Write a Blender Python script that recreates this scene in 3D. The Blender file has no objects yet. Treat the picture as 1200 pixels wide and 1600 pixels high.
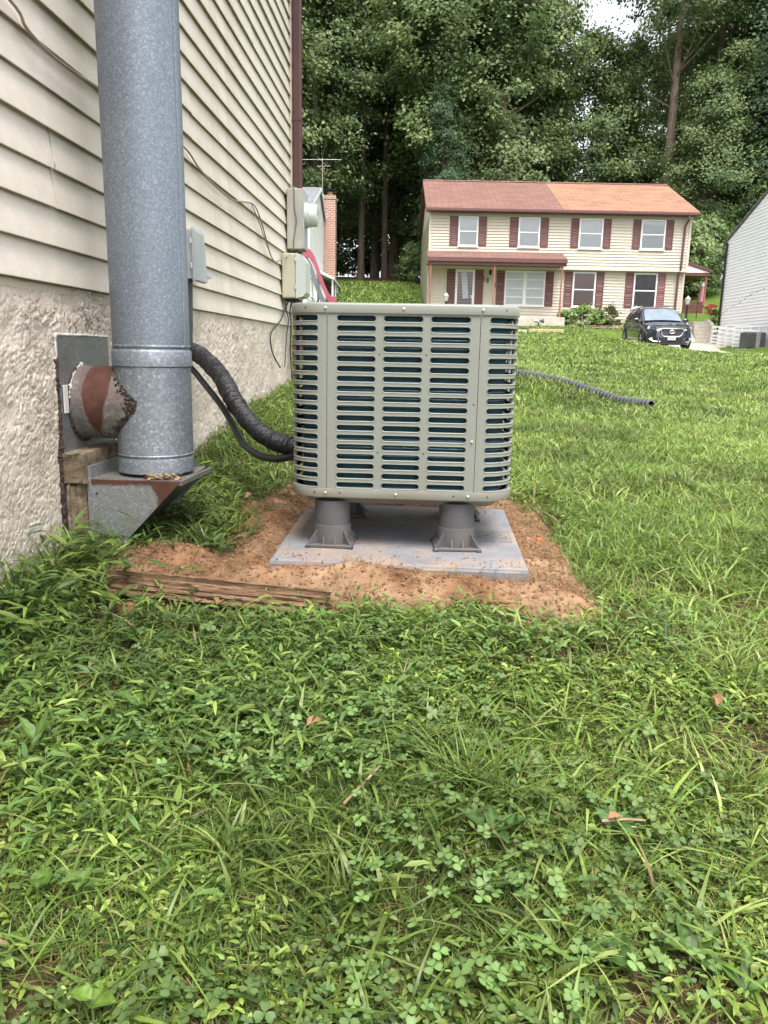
import bpy, bmesh, math, random
import numpy as np
from mathutils import Vector, Matrix

# ------------------------------------------------------------------ camera, sky, sun, exposure
scene = bpy.context.scene
COL = scene.collection
YAW = math.radians(2.83)      # the camera looks 2.83 degrees to the left of the wall's direction (+Y)
PITCH = math.radians(12.02)
ROLL = math.radians(1.1)
CAM_Z = 0.75
R0 = Vector((math.cos(YAW), math.sin(YAW), 0.0))
F0 = Vector((-math.sin(YAW), math.cos(YAW), 0.0))
FW = Vector((F0.x * math.cos(PITCH), F0.y * math.cos(PITCH), -math.sin(PITCH)))
U0 = R0.cross(FW)
RR = R0 * math.cos(ROLL) + U0 * math.sin(ROLL)
UU = -R0 * math.sin(ROLL) + U0 * math.cos(ROLL)
cam_data = bpy.data.cameras.new('camera')
cam_data.sensor_fit = 'VERTICAL'
cam_data.sensor_height = 36.0
cam_data.lens = 36.0 * 1190.0 / 1600.0
cam_data.clip_start = 0.02
cam_data.clip_end = 4000.0
cam = bpy.data.objects.new('camera', cam_data)
COL.objects.link(cam)
cam.matrix_world = Matrix(((RR.x, UU.x, -FW.x, 0), (RR.y, UU.y, -FW.y, 0), (RR.z, UU.z, -FW.z, CAM_Z), (0, 0, 0, 1)))
scene.camera = cam

SUN_DIR = Vector((0.09, -0.40, 0.90)).normalized()      # towards the sun: high and behind the camera
world = bpy.data.worlds.new('World')
scene.world = world
world.use_nodes = True
wn, wl = world.node_tree.nodes, world.node_tree.links
wn.clear()
w_out = wn.new('ShaderNodeOutputWorld')
w_bg = wn.new('ShaderNodeBackground')
w_sky = wn.new('ShaderNodeTexSky')
w_sky.sky_type = 'NISHITA'
w_sky.sun_disc = False
w_sky.sun_elevation = math.asin(SUN_DIR.z)
w_sky.sun_rotation = math.atan2(SUN_DIR.x, SUN_DIR.y)
w_sky.air_density = 1.0
w_sky.dust_density = 4.0
w_sky.ozone_density = 1.0
w_hs = wn.new('ShaderNodeHueSaturation')                # thin overcast: the sky is close to white
w_hs.inputs['Saturation'].default_value = 0.22
w_hs.inputs['Value'].default_value = 1.0
wl.new(w_sky.outputs['Color'], w_hs.inputs['Color'])
wl.new(w_hs.outputs['Color'], w_bg.inputs['Color'])
w_bg.inputs['Strength'].default_value = 0.15
wl.new(w_bg.outputs['Background'], w_out.inputs['Surface'])

sun_data = bpy.data.lights.new('sun', 'SUN')
sun_data.energy = 1.4
sun_data.angle = math.radians(30.0)
sun_data.color = (1.0, 0.95, 0.87)
sun = bpy.data.objects.new('sun', sun_data)
COL.objects.link(sun)
sun.rotation_euler = SUN_DIR.to_track_quat('Z', 'Y').to_euler()
sun.location = (20, -10, 40)

scene.view_settings.view_transform = 'Standard'
scene.view_settings.look = 'None'
scene.view_settings.exposure = 1.50
scene.view_settings.gamma = 1.0
scene.view_settings.use_curve_mapping = False
scene.render.engine = 'CYCLES'
scene.cycles.max_bounces = 8
scene.cycles.transparent_max_bounces = 8
scene.cycles.use_denoising = True

random.seed(7)
RNG = np.random.default_rng(11)
PI = math.pi

# ------------------------------------------------------------------ helpers
def tag(o, label=None, cat=None, group=None, kind=None):
    if label: o['label'] = label
    if cat: o['category'] = cat
    if group: o['group'] = group
    if kind: o['kind'] = kind
    return o

def thing(name, label, cat, loc=(0, 0, 0), rz=0.0, group=None):
    o = bpy.data.objects.new(name, None)
    o.empty_display_size = 0.1
    COL.objects.link(o)
    o.location = loc
    o.rotation_euler = (0, 0, rz)
    return tag(o, label, cat, group)

def copy_tree(o, parent=None, label=None):
    c = o.copy()
    COL.objects.link(c)
    if parent is not None: c.parent = parent
    if label: c['label'] = label
    for ch in list(o.children):
        copy_tree(ch, c)
    return c

class MB:
    """collects shapes and links them as one mesh object"""
    def __init__(self):
        self.v = []; self.f = []
    def add(self, vs, fs):
        o = len(self.v)
        self.v.extend([tuple(p) for p in vs])
        self.f.extend([tuple(i + o for i in q) for q in fs])
        return self
    def box(self, x0, x1, y0, y1, z0, z1, b=0.0):
        if b <= 0:
            vs = [(x, y, z) for x in (x0, x1) for y in (y0, y1) for z in (z0, z1)]
            return self.add(vs, [(0, 1, 3, 2), (4, 6, 7, 5), (0, 4, 5, 1), (2, 3, 7, 6), (0, 2, 6, 4), (1, 5, 7, 3)])
        cx, cy, cz = (x0 + x1) / 2, (y0 + y1) / 2, (z0 + z1) / 2
        hx, hy, hz = abs(x1 - x0) / 2, abs(y1 - y0) / 2, abs(z1 - z0) / 2
        b = min(b, hx * .49, hy * .49, hz * .49)
        vs = []; idx = {}
        for sx in (-1, 1):
            for sy in (-1, 1):
                for sz in (-1, 1):
                    idx[sx, sy, sz] = len(vs)
                    vs += [(cx + sx * hx, cy + sy * (hy - b), cz + sz * (hz - b)),
                           (cx + sx * (hx - b), cy + sy * hy, cz + sz * (hz - b)),
                           (cx + sx * (hx - b), cy + sy * (hy - b), cz + sz * hz)]
        fs = []
        q = [(-1, -1), (1, -1), (1, 1), (-1, 1)]
        for s in (-1, 1):
            fs.append([idx[s, a, c] for a, c in q])
            fs.append([idx[a, s, c] + 1 for a, c in q])
            fs.append([idx[a, c, s] + 2 for a, c in q])
        for a in (-1, 1):
            for c in (-1, 1):
                fs.append([idx[a, c, -1], idx[a, c, 1], idx[a, c, 1] + 1, idx[a, c, -1] + 1])
                fs.append([idx[a, -1, c], idx[a, 1, c], idx[a, 1, c] + 2, idx[a, -1, c] + 2])
                fs.append([idx[-1, a, c] + 1, idx[1, a, c] + 1, idx[1, a, c] + 2, idx[-1, a, c] + 2])
                for d in (-1, 1):
                    i = idx[a, c, d]; fs.append([i, i + 1, i + 2])
        return self.add(vs, fs)
    def tube(self, pts, r, n=10, caps=True, wob=None):
        pts = [Vector(p) for p in pts]
        rs = r if isinstance(r, (list, tuple)) else [r] * len(pts)
        t0 = (pts[1] - pts[0]).normalized()
        up = Vector((0, 0, 1)) if abs(t0.z) < .9 else Vector((1, 0, 0))
        a = t0.cross(up).normalized()
        vs = []
        for i, p in enumerate(pts):
            t = (pts[min(i + 1, len(pts) - 1)] - pts[max(i - 1, 0)]).normalized()
            a = (a - t * a.dot(t)).normalized()
            b = t.cross(a)
            for k in range(n):
                an = 2 * PI * k / n
                rr = rs[i] * (1 if wob is None else wob(i, k))
                vs.append(p + (a * math.cos(an) + b * math.sin(an)) * rr)
        fs = [(i * n + k, i * n + (k + 1) % n, (i + 1) * n + (k + 1) % n, (i + 1) * n + k) for i in range(len(pts) - 1) for k in range(n)]
        if caps:
            fs.append(tuple(range(n - 1, -1, -1)))
            fs.append(tuple((len(pts) - 1) * n + k for k in range(n)))
        return self.add(vs, fs)
    def lathe(self, prof, c=(0, 0, 0), n=32, axis='z', closed=False):
        vs = []
        for r, h in prof:
            for k in range(n):
                a = 2 * PI * k / n
                ca, sa = math.cos(a) * r, math.sin(a) * r
                if axis == 'z': vs.append((c[0] + ca, c[1] + sa, c[2] + h))
                elif axis == 'x': vs.append((c[0] + h, c[1] + ca, c[2] + sa))
                else: vs.append((c[0] + ca, c[1] + h, c[2] + sa))
        m = len(prof)
        fs = [(i * n + k, i * n + (k + 1) % n, (i + 1) * n + (k + 1) % n, (i + 1) * n + k) for i in range(m - 1) for k in range(n)]
        if not closed:
            if prof[0][0] > 1e-5: fs.append(tuple(range(n - 1, -1, -1)))
            if prof[-1][0] > 1e-5: fs.append(tuple((m - 1) * n + k for k in range(n)))
        return self.add(vs, fs)
    def prism(self, poly, axis, a, b):
        """poly: 2-D outline; axis the extrusion axis; a, b the limits"""
        n = len(poly); vs = []
        for h in (a, b):
            for p, q in poly:
                vs.append({'x': (h, p, q), 'y': (p, h, q), 'z': (p, q, h)}[axis])
        fs = [tuple(range(n)), tuple(range(2 * n - 1, n - 1, -1))]
        fs += [(k, (k + 1) % n, n + (k + 1) % n, n + k) for k in range(n)]
        return self.add(vs, fs)
    def build(self, name, mat, parent=None, smooth=None, world=False, recalc=True):
        me = bpy.data.meshes.new(name)
        me.from_pydata(self.v, [], self.f)
        if recalc:
            bm = bmesh.new(); bm.from_mesh(me)
            bmesh.ops.recalc_face_normals(bm, faces=bm.faces)
            bm.to_mesh(me); bm.free()
        if smooth is not None:
            me.polygons.foreach_set('use_smooth', [True] * len(me.polygons))
            me.set_sharp_from_angle(angle=math.radians(smooth))
        o = bpy.data.objects.new(name, me)
        COL.objects.link(o)
        if mat: me.materials.append(mat)
        if parent is not None:
            o.parent = parent
            if world:
                p = parent
                off = Vector((0, 0, 0))
                while p is not None:
                    off -= p.location; p = p.parent
                o.location = off
        return o

def spline(pts, m=6):
    P = [Vector(p) for p in pts]
    P = [P[0] * 2 - P[1]] + P + [P[-1] * 2 - P[-2]]
    out = []
    for i in range(1, len(P) - 2):
        for k in range(m):
            t = k / m
            a, b, c, d = P[i - 1], P[i], P[i + 1], P[i + 2]
            out.append(0.5 * ((2 * b) + (c - a) * t + (2 * a - 5 * b + 4 * c - d) * t * t + (3 * b - a - 3 * c + d) * t ** 3))
    out.append(P[-2])
    return out

def tri_mesh(name, V, F, mat, colors=None, parent=None, smooth=True):
    V = np.ascontiguousarray(V, dtype=np.float32).reshape(-1, 3)
    F = np.ascontiguousarray(F, dtype=np.int32).reshape(-1, 3)
    me = bpy.data.meshes.new(name)
    me.vertices.add(len(V)); me.vertices.foreach_set('co', V.ravel())
    me.loops.add(F.size); me.loops.foreach_set('vertex_index', F.ravel())
    me.polygons.add(len(F))
    me.polygons.foreach_set('loop_start', np.arange(0, F.size, 3, dtype=np.int32))
    if smooth: me.polygons.foreach_set('use_smooth', np.ones(len(F), dtype=bool))
    if colors is not None:
        ca = me.color_attributes.new('Col', 'FLOAT_COLOR', 'POINT')
        c4 = np.ones((len(V), 4), dtype=np.float32); c4[:, :3] = colors
        ca.data.foreach_set('color', c4.ravel())
    me.update(calc_edges=True)
    me.materials.append(mat)
    o = bpy.data.objects.new(name, me)
    COL.objects.link(o)
    if parent is not None: o.parent = parent
    return o

def vnoise(x, y, seed=0.0):
    x = np.asarray(x, float); y = np.asarray(y, float)
    xi = np.floor(x); yi = np.floor(y); fx = x - xi; fy = y - yi
    fx = fx * fx * fx * (fx * (fx * 6 - 15) + 10); fy = fy * fy * fy * (fy * (fy * 6 - 15) + 10)
    def h(i, j):
        s = np.sin(i * 127.1 + j * 311.7 + seed * 74.7) * 43758.5453
        return s - np.floor(s)
    return (h(xi, yi) * (1 - fx) + h(xi + 1, yi) * fx) * (1 - fy) + (h(xi, yi + 1) * (1 - fx) + h(xi + 1, yi + 1) * fx) * fy
def fbm(x, y, seed=0.0, o=4):
    s = 0; a = 0.5; t = 0
    for k in range(o):
        s = s + a * vnoise(x * 2 ** k, y * 2 ** k, seed + k * 3.3); t += a; a *= .5
    return s / t
def ss(a, b, x):
    t = np.clip((np.asarray(x, float) - a) / (b - a), 0, 1)
    return t * t * (3 - 2 * t)

# ------------------------------------------------------------------ materials
def new_mat(name):
    m = bpy.data.materials.new(name); m.use_nodes = True
    n, l = m.node_tree.nodes, m.node_tree.links
    return m, n, l, n['Principled BSDF']
def node(n, typ, **kw):
    x = n.new(typ)
    for k, v in kw.items():
        if k in x.inputs.keys(): x.inputs[k].default_value = v
        else: setattr(x, k, v)
    return x
def ramp(n, stops):
    r = n.new('ShaderNodeValToRGB')
    e = r.color_ramp.elements
    while len(e) < len(stops): e.new(0.5)
    for k, (p, c) in enumerate(stops):
        e[k].position = p; e[k].color = (*c, 1) if len(c) == 3 else c
    return r
def coords(n, l, stretch=(1, 1, 1), kind='Object'):
    tc = n.new('ShaderNodeTexCoord'); mp = n.new('ShaderNodeMapping')
    mp.inputs['Scale'].default_value = stretch
    l.new(tc.outputs[kind], mp.inputs['Vector'])
    return mp.outputs['Vector']
def pm(name, c1, c2=None, scale=8.0, rough=0.6, metal=0.0, bump=0.0, bscale=None, stretch=(1, 1, 1), detail=5.0, lo=.35, hi=.65, spec=0.5, coat=0.0, dirt=None, dscale=1.5, damt=.6):
    m, n, l, p = new_mat(name)
    p.inputs['Roughness'].default_value = rough
    p.inputs['Metallic'].default_value = metal
    p.inputs['Specular IOR Level'].default_value = spec
    p.inputs['Coat Weight'].default_value = coat
    p.inputs['Coat Roughness'].default_value = 0.05
    c2 = c2 or tuple(x * .8 for x in c1)
    v = coords(n, l, stretch)
    nz = node(n, 'ShaderNodeTexNoise', Scale=scale, Detail=detail, Roughness=.6)
    l.new(v, nz.inputs['Vector'])
    r = ramp(n, [(lo, c1), (hi, c2)])
    l.new(nz.outputs['Fac'], r.inputs['Fac'])
    colr = r.outputs['Color']
    if dirt:
        nd = node(n, 'ShaderNodeTexNoise', Scale=dscale, Detail=6.0, Roughness=.65)
        l.new(coords(n, l, (1, 1, 1)), nd.inputs['Vector'])
        rd = ramp(n, [(.45, (0, 0, 0)), (.75, (damt, damt, damt))])
        l.new(nd.outputs['Fac'], rd.inputs['Fac'])
        mx = n.new('ShaderNodeMixRGB'); mx.inputs[2].default_value = (*dirt, 1)
        l.new(rd.outputs['Color'], mx.inputs[0]); l.new(colr, mx.inputs[1])
        colr = mx.outputs[0]
    l.new(colr, p.inputs['Base Color'])
    if bump > 0:
        nb = node(n, 'ShaderNodeTexNoise', Scale=bscale or scale * 3, Detail=6.0, Roughness=.65)
        l.new(v, nb.inputs['Vector'])
        b = node(n, 'ShaderNodeBump', Strength=bump, Distance=.01)
        l.new(nb.outputs['Fac'], b.inputs['Height']); l.new(b.outputs['Normal'], p.inputs['Normal'])
    return m

def leaf_mat(name, trans=.35, rough=.5, rnd=0.25, tint=(1, 1, 1)):
    m, n, l, p = new_mat(name)
    at = node(n, 'ShaderNodeAttribute', attribute_name='Col')
    oi = n.new('ShaderNodeObjectInfo')
    mr = node(n, 'ShaderNodeMapRange'); mr.inputs['To Min'].default_value = 1 - rnd; mr.inputs['To Max'].default_value = 1 + rnd
    l.new(oi.outputs['Random'], mr.inputs['Value'])
    mu = n.new('ShaderNodeMixRGB'); mu.blend_type = 'MULTIPLY'; mu.inputs[0].default_value = 1
    l.new(at.outputs['Color'], mu.inputs[1]); l.new(mr.outputs['Result'], mu.inputs[2])
    m2 = n.new('ShaderNodeMixRGB'); m2.blend_type = 'MULTIPLY'; m2.inputs[0].default_value = 1; m2.inputs[2].default_value = (*tint, 1)
    l.new(mu.outputs[0], m2.inputs[1])
    l.new(m2.outputs[0], p.inputs['Base Color'])
    p.inputs['Roughness'].default_value = rough
    p.inputs['Specular IOR Level'].default_value = .35
    tr = n.new('ShaderNodeBsdfTranslucent')
    l.new(m2.outputs[0], tr.inputs['Color'])
    mx = n.new('ShaderNodeMixShader'); mx.inputs[0].default_value = trans
    l.new(p.outputs[0], mx.inputs[1]); l.new(tr.outputs[0], mx.inputs[2])
    l.new(mx.outputs[0], n['Material Output'].inputs['Surface'])
    return m

def make_galv(name, rust=False, base=(.30, .33, .37), base2=(.205, .232, .265), scale=130):
    m, n, l, p = new_mat(name)
    v = coords(n, l)
    vo = node(n, 'ShaderNodeTexVoronoi', Scale=scale); l.new(v, vo.inputs['Vector'])
    nz = node(n, 'ShaderNodeTexNoise', Scale=scale * 1.4, Detail=3.0); l.new(v, nz.inputs['Vector'])
    sep = n.new('ShaderNodeSeparateColor'); l.new(vo.outputs['Color'], sep.inputs[0])
    ad = node(n, 'ShaderNodeMath', operation='ADD'); l.new(sep.outputs[0], ad.inputs[0]); l.new(nz.outputs['Fac'], ad.inputs[1])
    r = ramp(n, [(.35, base2), (.85, base), (1.0, tuple(min(1, c * 1.5) for c in base))])
    hf = node(n, 'ShaderNodeMath', operation='MULTIPLY'); hf.inputs[1].default_value = .62
    l.new(ad.outputs[0], hf.inputs[0]); l.new(hf.outputs[0], r.inputs['Fac'])
    big = node(n, 'ShaderNodeTexNoise', Scale=3.0, Detail=5.0); l.new(coords(n, l, (1, 1, .35)), big.inputs['Vector'])
    rb = ramp(n, [(.3, (.75, .76, .78)), (.7, (1.1, 1.1, 1.1))]); l.new(big.outputs['Fac'], rb.inputs['Fac'])
    mu = n.new('ShaderNodeMixRGB'); mu.blend_type = 'MULTIPLY'; mu.inputs[0].default_value = 1
    l.new(r.outputs['Color'], mu.inputs[1]); l.new(rb.outputs['Color'], mu.inputs[2])
    colr = mu.outputs[0]
    p.inputs['Metallic'].default_value = .45
    p.inputs['Roughness'].default_value = .5
    if rust:
        nr = node(n, 'ShaderNodeTexNoise', Scale=7.0, Detail=7.0, Roughness=.7); l.new(v, nr.inputs['Vector'])
        rr = ramp(n, [(.52, (0, 0, 0)), (.66, (1, 1, 1))]); l.new(nr.outputs['Fac'], rr.inputs['Fac'])
        mx = n.new('ShaderNodeMixRGB'); mx.inputs[2].default_value = (.16, .065, .035, 1)
        sc = node(n, 'ShaderNodeMath', operation='MULTIPLY'); sc.inputs[1].default_value = float(rust)
        l.new(rr.outputs['Color'], sc.inputs[0])
        l.new(sc.outputs[0], mx.inputs[0]); l.new(colr, mx.inputs[1]); colr = mx.outputs[0]
    l.new(colr, p.inputs['Base Color'])
    b = node(n, 'ShaderNodeBump', Strength=.08, Distance=.003); l.new(nz.outputs['Fac'], b.inputs['Height']); l.new(b.outputs['Normal'], p.inputs['Normal'])
    return m

M = {}
M['galv'] = make_galv('galvanized_steel')
M['galv_fine'] = make_galv('galvanized_fine', base=(.275, .315, .365), base2=(.195, .228, .270), scale=230)
M['galv_worn'] = make_galv('galvanized_worn', rust=.3, base=(.27, .262, .245), base2=(.19, .185, .175), scale=120)
M['galv_dull'] = make_galv('galvanized_dull', rust=.35, base=(.285, .295, .30), base2=(.215, .225, .232), scale=170)
M['rust'] = pm('rust', (.135, .048, .030), (.075, .030, .021), 22, .85, bump=.4, bscale=90, spec=.2)
M['vinyl'] = pm('cream_vinyl', (.74, .675, .60), (.67, .605, .535), 2.2, .55, bump=.12, bscale=60, stretch=(1, .22, 1), dirt=(.34, .27, .19), dscale=2.4, damt=.5)
M['vinyl_trim'] = pm('cream_trim', (.62, .56, .45), (.55, .50, .40), 3, .5)
M['stucco'] = pm('stucco', (.69, .61, .525), (.59, .515, .44), 9, .95, bump=.5, bscale=120, spec=.15, dirt=(.33, .265, .20), dscale=3.5, damt=.5)
M['conc'] = pm('concrete', (.52, .47, .41), (.42, .38, .33), 4, .9, bump=.3, bscale=40, spec=.2)
M['brown_metal'] = pm('brown_metal', (.10, .042, .042), (.075, .033, .033), 3, .4)
M['acpaint'] = pm('condenser_paint', (.248, .262, .234), (.236, .248, .22), 2.0, .42, spec=.45, dirt=(.20, .195, .165), dscale=4.5, damt=.35)
M['acpan'] = pm('condenser_base_paint', (.25, .262, .23), (.21, .215, .185), 6, .5, dirt=(.25, .16, .10), dscale=5, damt=.35)
M['coil'] = pm('blue_coil_fins', (.010, .078, .112), (.005, .04, .062), 40, .45, metal=.3, bump=.4, bscale=300, stretch=(1, 1, .02))
M['tubing'] = pm('coil_tube_metal', (.16, .25, .34), (.1, .17, .25), 30, .25, metal=.8)
M['dark'] = pm('dark_interior', (.012, .013, .014), None, 5, .8)
M['screw'] = pm('screw_steel', (.62, .62, .60), None, 30, .35, metal=.6)
M['pad'] = pm('grey_pad_plastic', (.225, .233, .258), (.18, .187, .21), 14, .75, bump=.35, bscale=260, spec=.3, dirt=(.43, .29, .18), dscale=5.5, damt=.8)
M['riser'] = pm('grey_riser_plastic', (.098, .099, .107), (.080, .081, .088), 6, .5, spec=.4, dirt=(.3, .2, .13), dscale=9, damt=.25)
M['black_tape'] = pm('black_tape', (.010, .010, .0125), (.018, .017, .021), 40, .33, bump=.5, bscale=90, spec=.5)
M['drain'] = pm('drain_rib_sky_sheen', (.12, .127, .145), (.085, .09, .10), 12, .34)  # ribs only: sky sheen on black plastic, put into a paler grey
M['black_rubber'] = pm('black_rubber', (.022, .023, .025), (.03, .03, .033), 20, .5)
M['black_plastic'] = pm('black_plastic', (.045, .048, .055), (.07, .073, .082), 12, .38)
M['wood_old'] = pm('weathered_wood', (.27, .215, .15), (.11, .085, .055), 10, .9, bump=.8, bscale=25, stretch=(3, .6, 3), spec=.15)
M['wood_rot'] = pm('rotten_wood', (.36, .235, .145), (.11, .058, .042), 11, .95, bump=.9, bscale=22, stretch=(.5, 6, 6), spec=.1, lo=.3, hi=.68)
M['caulk'] = pm('white_caulk', (.68, .67, .64), (.5, .48, .45), 30, .7)
M['crust'] = pm('old_sealant_crust', (.10, .075, .06), (.045, .035, .03), 45, .9, bump=.8, bscale=120, spec=.1)
M['steel_box'] = pm('grey_box_paint', (.40, .44, .46), (.34, .38, .40), 6, .45, dirt=(.26, .25, .23), dscale=6, damt=.4)
M['meter_box'] = pm('meter_box_weathered', (.46, .44, .40), (.32, .30, .27), 6, .6, stretch=(1, 1, .4), dirt=(.38, .29, .21), dscale=7, damt=.5)
M['beige_box'] = pm('beige_plastic', (.50, .48, .37), (.44, .42, .32), 4, .45)
M['pale_box'] = pm('pale_grey_plastic', (.52, .56, .53), (.46, .50, .48), 4, .45)
M['cable_brown'] = pm('tan_cable', (.34, .29, .23), (.25, .20, .15), 20, .6)
M['cable_dark'] = pm('dark_cable', (.04, .04, .045), None, 20, .5)
M['cable_red'] = pm('red_wire', (.30, .035, .03), None, 20, .5)
M['cable_green'] = pm('green_wire', (.05, .16, .11), None, 20, .5)
M['white_paint'] = pm('white_paint', (.78, .78, .77), (.70, .70, .69), 6, .45)
M['glass_meter'] = pm('meter_glass', (.62, .66, .62), (.5, .54, .5), 14, .1)
M['tan_siding'] = pm('cream_siding_far', (.56, .505, .41), (.53, .475, .385), 1.5, .55)
M['white_siding'] = pm('white_siding_far', (.88, .88, .91), (.84, .84, .87), 1.2, .55)
M['shutter'] = pm('red_shutter', (.150, .058, .053), (.125, .047, .044), 4, .55)
M['shutter_faded'] = pm('faded_shutter', (.24, .10, .105), (.21, .085, .09), 4, .6)
M['red_trim'] = pm('red_trim', (.130, .052, .047), (.105, .042, .039), 4, .5)
M['post_red'] = pm('worn_pink_post', (.40, .16, .14), (.24, .085, .078), 14, .7)
M['door'] = pm('dark_red_door', (.13, .055, .055), (.10, .045, .045), 3, .35)
M['blind'] = pm('white_blind', (.62, .64, .67), (.55, .57, .60), 20, .7, stretch=(.1, .1, 3))
M['blind_red'] = pm('red_wood_blind', (.17, .07, .055), (.10, .045, .04), 24, .6, stretch=(.1, .1, 4))
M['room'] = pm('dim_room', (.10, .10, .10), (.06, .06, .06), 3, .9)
M['brick_old'] = None
M['soil'] = pm('red_clay_soil', (.285, .160, .088), (.140, .070, .040), 9, .95, bump=.9, bscale=70, spec=.1, lo=.36, hi=.66, dirt=(.46, .325, .21), dscale=6, damt=.85)
M['clod'] = pm('clay_clod', (.32, .19, .11), (.165, .085, .05), 30, .95, spec=.1)
M['stone'] = pm('stone', (.40, .34, .27), (.28, .24, .19), 6, .9)
M['lumber'] = pm('pale_lumber', (.48, .38, .22), (.36, .28, .17), 8, .8, stretch=(.4, 3, 3))
M['deck'] = pm('red_brown_deck', (.16, .06, .045), (.11, .042, .034), 6, .6)
M['pink_cloth'] = pm('pink_cloth', (.62, .30, .30), (.52, .24, .25), 9, .8)
M['red_plastic'] = pm('red_plastic', (.36, .075, .115), (.31, .065, .10), 3, .35)
M['grey_plastic'] = pm('grey_plastic', (.17, .17, .20), None, 3, .5)
M['orange_bit'] = pm('orange_plastic', (.70, .13, .03), None, 5, .5)
M['dry_leaf'] = pm('dry_leaf', (.32, .185, .105), (.20, .10, .055), 30, .8, spec=.2)
M['twig'] = pm('twig', (.34, .24, .15), (.2, .14, .09), 20, .9)
M['car_paint'] = pm('dark_navy_paint', (.009, .013, .030), (.008, .011, .026), 2, .18, spec=.6, coat=1.0)
M['car_glass'] = pm('car_glass', (.012, .014, .016), None, 2, .04, spec=.7)
M['chrome'] = pm('chrome', (.72, .73, .75), None, 4, .15, metal=1.0)
M['tyre'] = pm('tyre', (.018, .018, .018), None, 20, .8)
M['rim'] = pm('alloy_rim', (.45, .46, .48), None, 6, .3, metal=.9)
M['headlight'] = pm('headlight', (.62, .66, .72), (.40, .44, .50), 14, .08, spec=.8)
M['bark'] = pm('bark', (.13, .10, .075), (.065, .048, .036), 5, .95, bump=.8, bscale=9, stretch=(2, 2, .4), spec=.1)
M['bark_pale'] = pm('pale_bark', (.26, .205, .16), (.14, .11, .085), 5, .95, bump=.8, bscale=9, stretch=(2, 2, .4), spec=.1)
M['tree_leaf'] = leaf_mat('tree_leaves', .38, .5, .18)
M['grass'] = leaf_mat('grass_blades', .35, .36, 0.0)
M['weed'] = leaf_mat('weed_leaves', .30, .42, 0.08)
M['bush'] = leaf_mat('bush_leaves', .30, .5, .15)
# ------------------------------------------------------------------ terrain
KY = np.array([-8, -2, 0, .85, 2, 3, 5, 9, 13, 18, 24, 27, 30, 35, 38.5, 42, 45, 52, 60, 90, 200, 1500.])
KL = np.array([-.5, -.3, -.2, -.11, .02, .07, .10, .17, .36, .58, .86, 1.0, 1.16, 1.5, 1.8, 2.2, 3.2, 4.85, 6.0, 8.5, 11, 11])
KR = np.array([-.5, -.3, -.2, -.11, .02, .07, .10, .17, .36, .56, .78, .80, .79, 1.02, 1.28, 2.2, 3.2, 4.85, 6.0, 8.5, 11, 11])
def ground_z(x, y):
    x = np.asarray(x, float); y = np.asarray(y, float)
    u = x + y * .0494
    t = ss(9.3, 10.9, u)
    z = np.interp(y, KY, KL) * (1 - t) + np.interp(y, KY, KR) * t
    wall = np.interp(y, [-5, 2, 3.7, 5.2, 7, 12], [0, 0, .09, .25, .3, .1]) * (1 - ss(-1.2, .6, x))
    z = z + .20 * (1 - ss(1.3, 2.6, x)) * ss(8.2, 10, y) * (1 - ss(13, 20, y))
    far = np.clip((y - 6) / 20, 0, 1)
    u2 = x * math.cos(YAW) + y * math.sin(YAW); D2 = -x * math.sin(YAW) + y * math.cos(YAW)
    z = z + np.clip(1.98 - z, 0, 2) * ss(.6, 2.3, u2 - (14.5 + (D2 - 31) * .28)) * ss(30.5, 34, D2)
    cut = ss(15.0, 15.35, u2) * (1 - ss(17.2, 17.5, u2)) * ss(39.2, 39.6, D2) * (1 - ss(41.7, 42.1, D2))
    z = z * (1 - cut) + 1.25 * cut
    on_drive = ss(29.0, 30.5, D2) * (1 - ss(39.6, 40.4, D2)) * ss(10.3, 10.9, u2) * (1 - ss(.0, .5, u2 - (14.6 + (D2 - 31) * .28)))
    z = z * (1 - on_drive) + (np.interp(D2, [29, 31, 35, 39.5], [.86, .86, 1.02, 1.38]) - .03) * on_drive; far = far * (1 - on_drive)
    return z + wall + (fbm(x * .35 + 9, y * .35, 4) - .5) * .16 * far + (fbm(x * 2.2, y * 2.2, 8) - .5) * .03

SOIL = np.array([(-1.02, 2.12), (-1.0, 2.36), (-.82, 2.50), (-.74, 2.80), (-.68, 3.03), (-.60, 3.32), (-.15, 3.50), (.42, 3.55),
                 (.52, 3.2), (.50, 2.69), (.51, 2.3), (.53, 2.03), (.43, 2.03), (.30, 1.98), (.09, 2.07), (-.16, 1.97), (-.30, 1.99), (-.60, 2.09), (-.86, 2.06)])
def soil_d(x, y):
    """signed distance to the bare-soil patch (negative inside)"""
    x = np.asarray(x, float); y = np.asarray(y, float)
    d = np.full(x.shape, 1e9); ins = np.zeros(x.shape, bool)
    n = len(SOIL)
    for i in range(n):
        a = SOIL[i]; b = SOIL[(i + 1) % n]; e = b - a
        wx, wy = x - a[0], y - a[1]
        t = np.clip((wx * e[0] + wy * e[1]) / (e @ e), 0, 1)
        d = np.minimum(d, (wx - e[0] * t) ** 2 + (wy - e[1] * t) ** 2)
        c = ((a[1] <= y) & (b[1] > y)) | ((b[1] <= y) & (a[1] > y))
        xi = a[0] + (y - a[1]) / (e[1] if abs(e[1]) > 1e-9 else 1e-9) * e[0]
        ins ^= c & (x < xi)
    d = np.sqrt(d)
    return np.where(ins, -d, d) + (fbm(x * 9, y * 9, 21, 3) - .5) * .14

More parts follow.
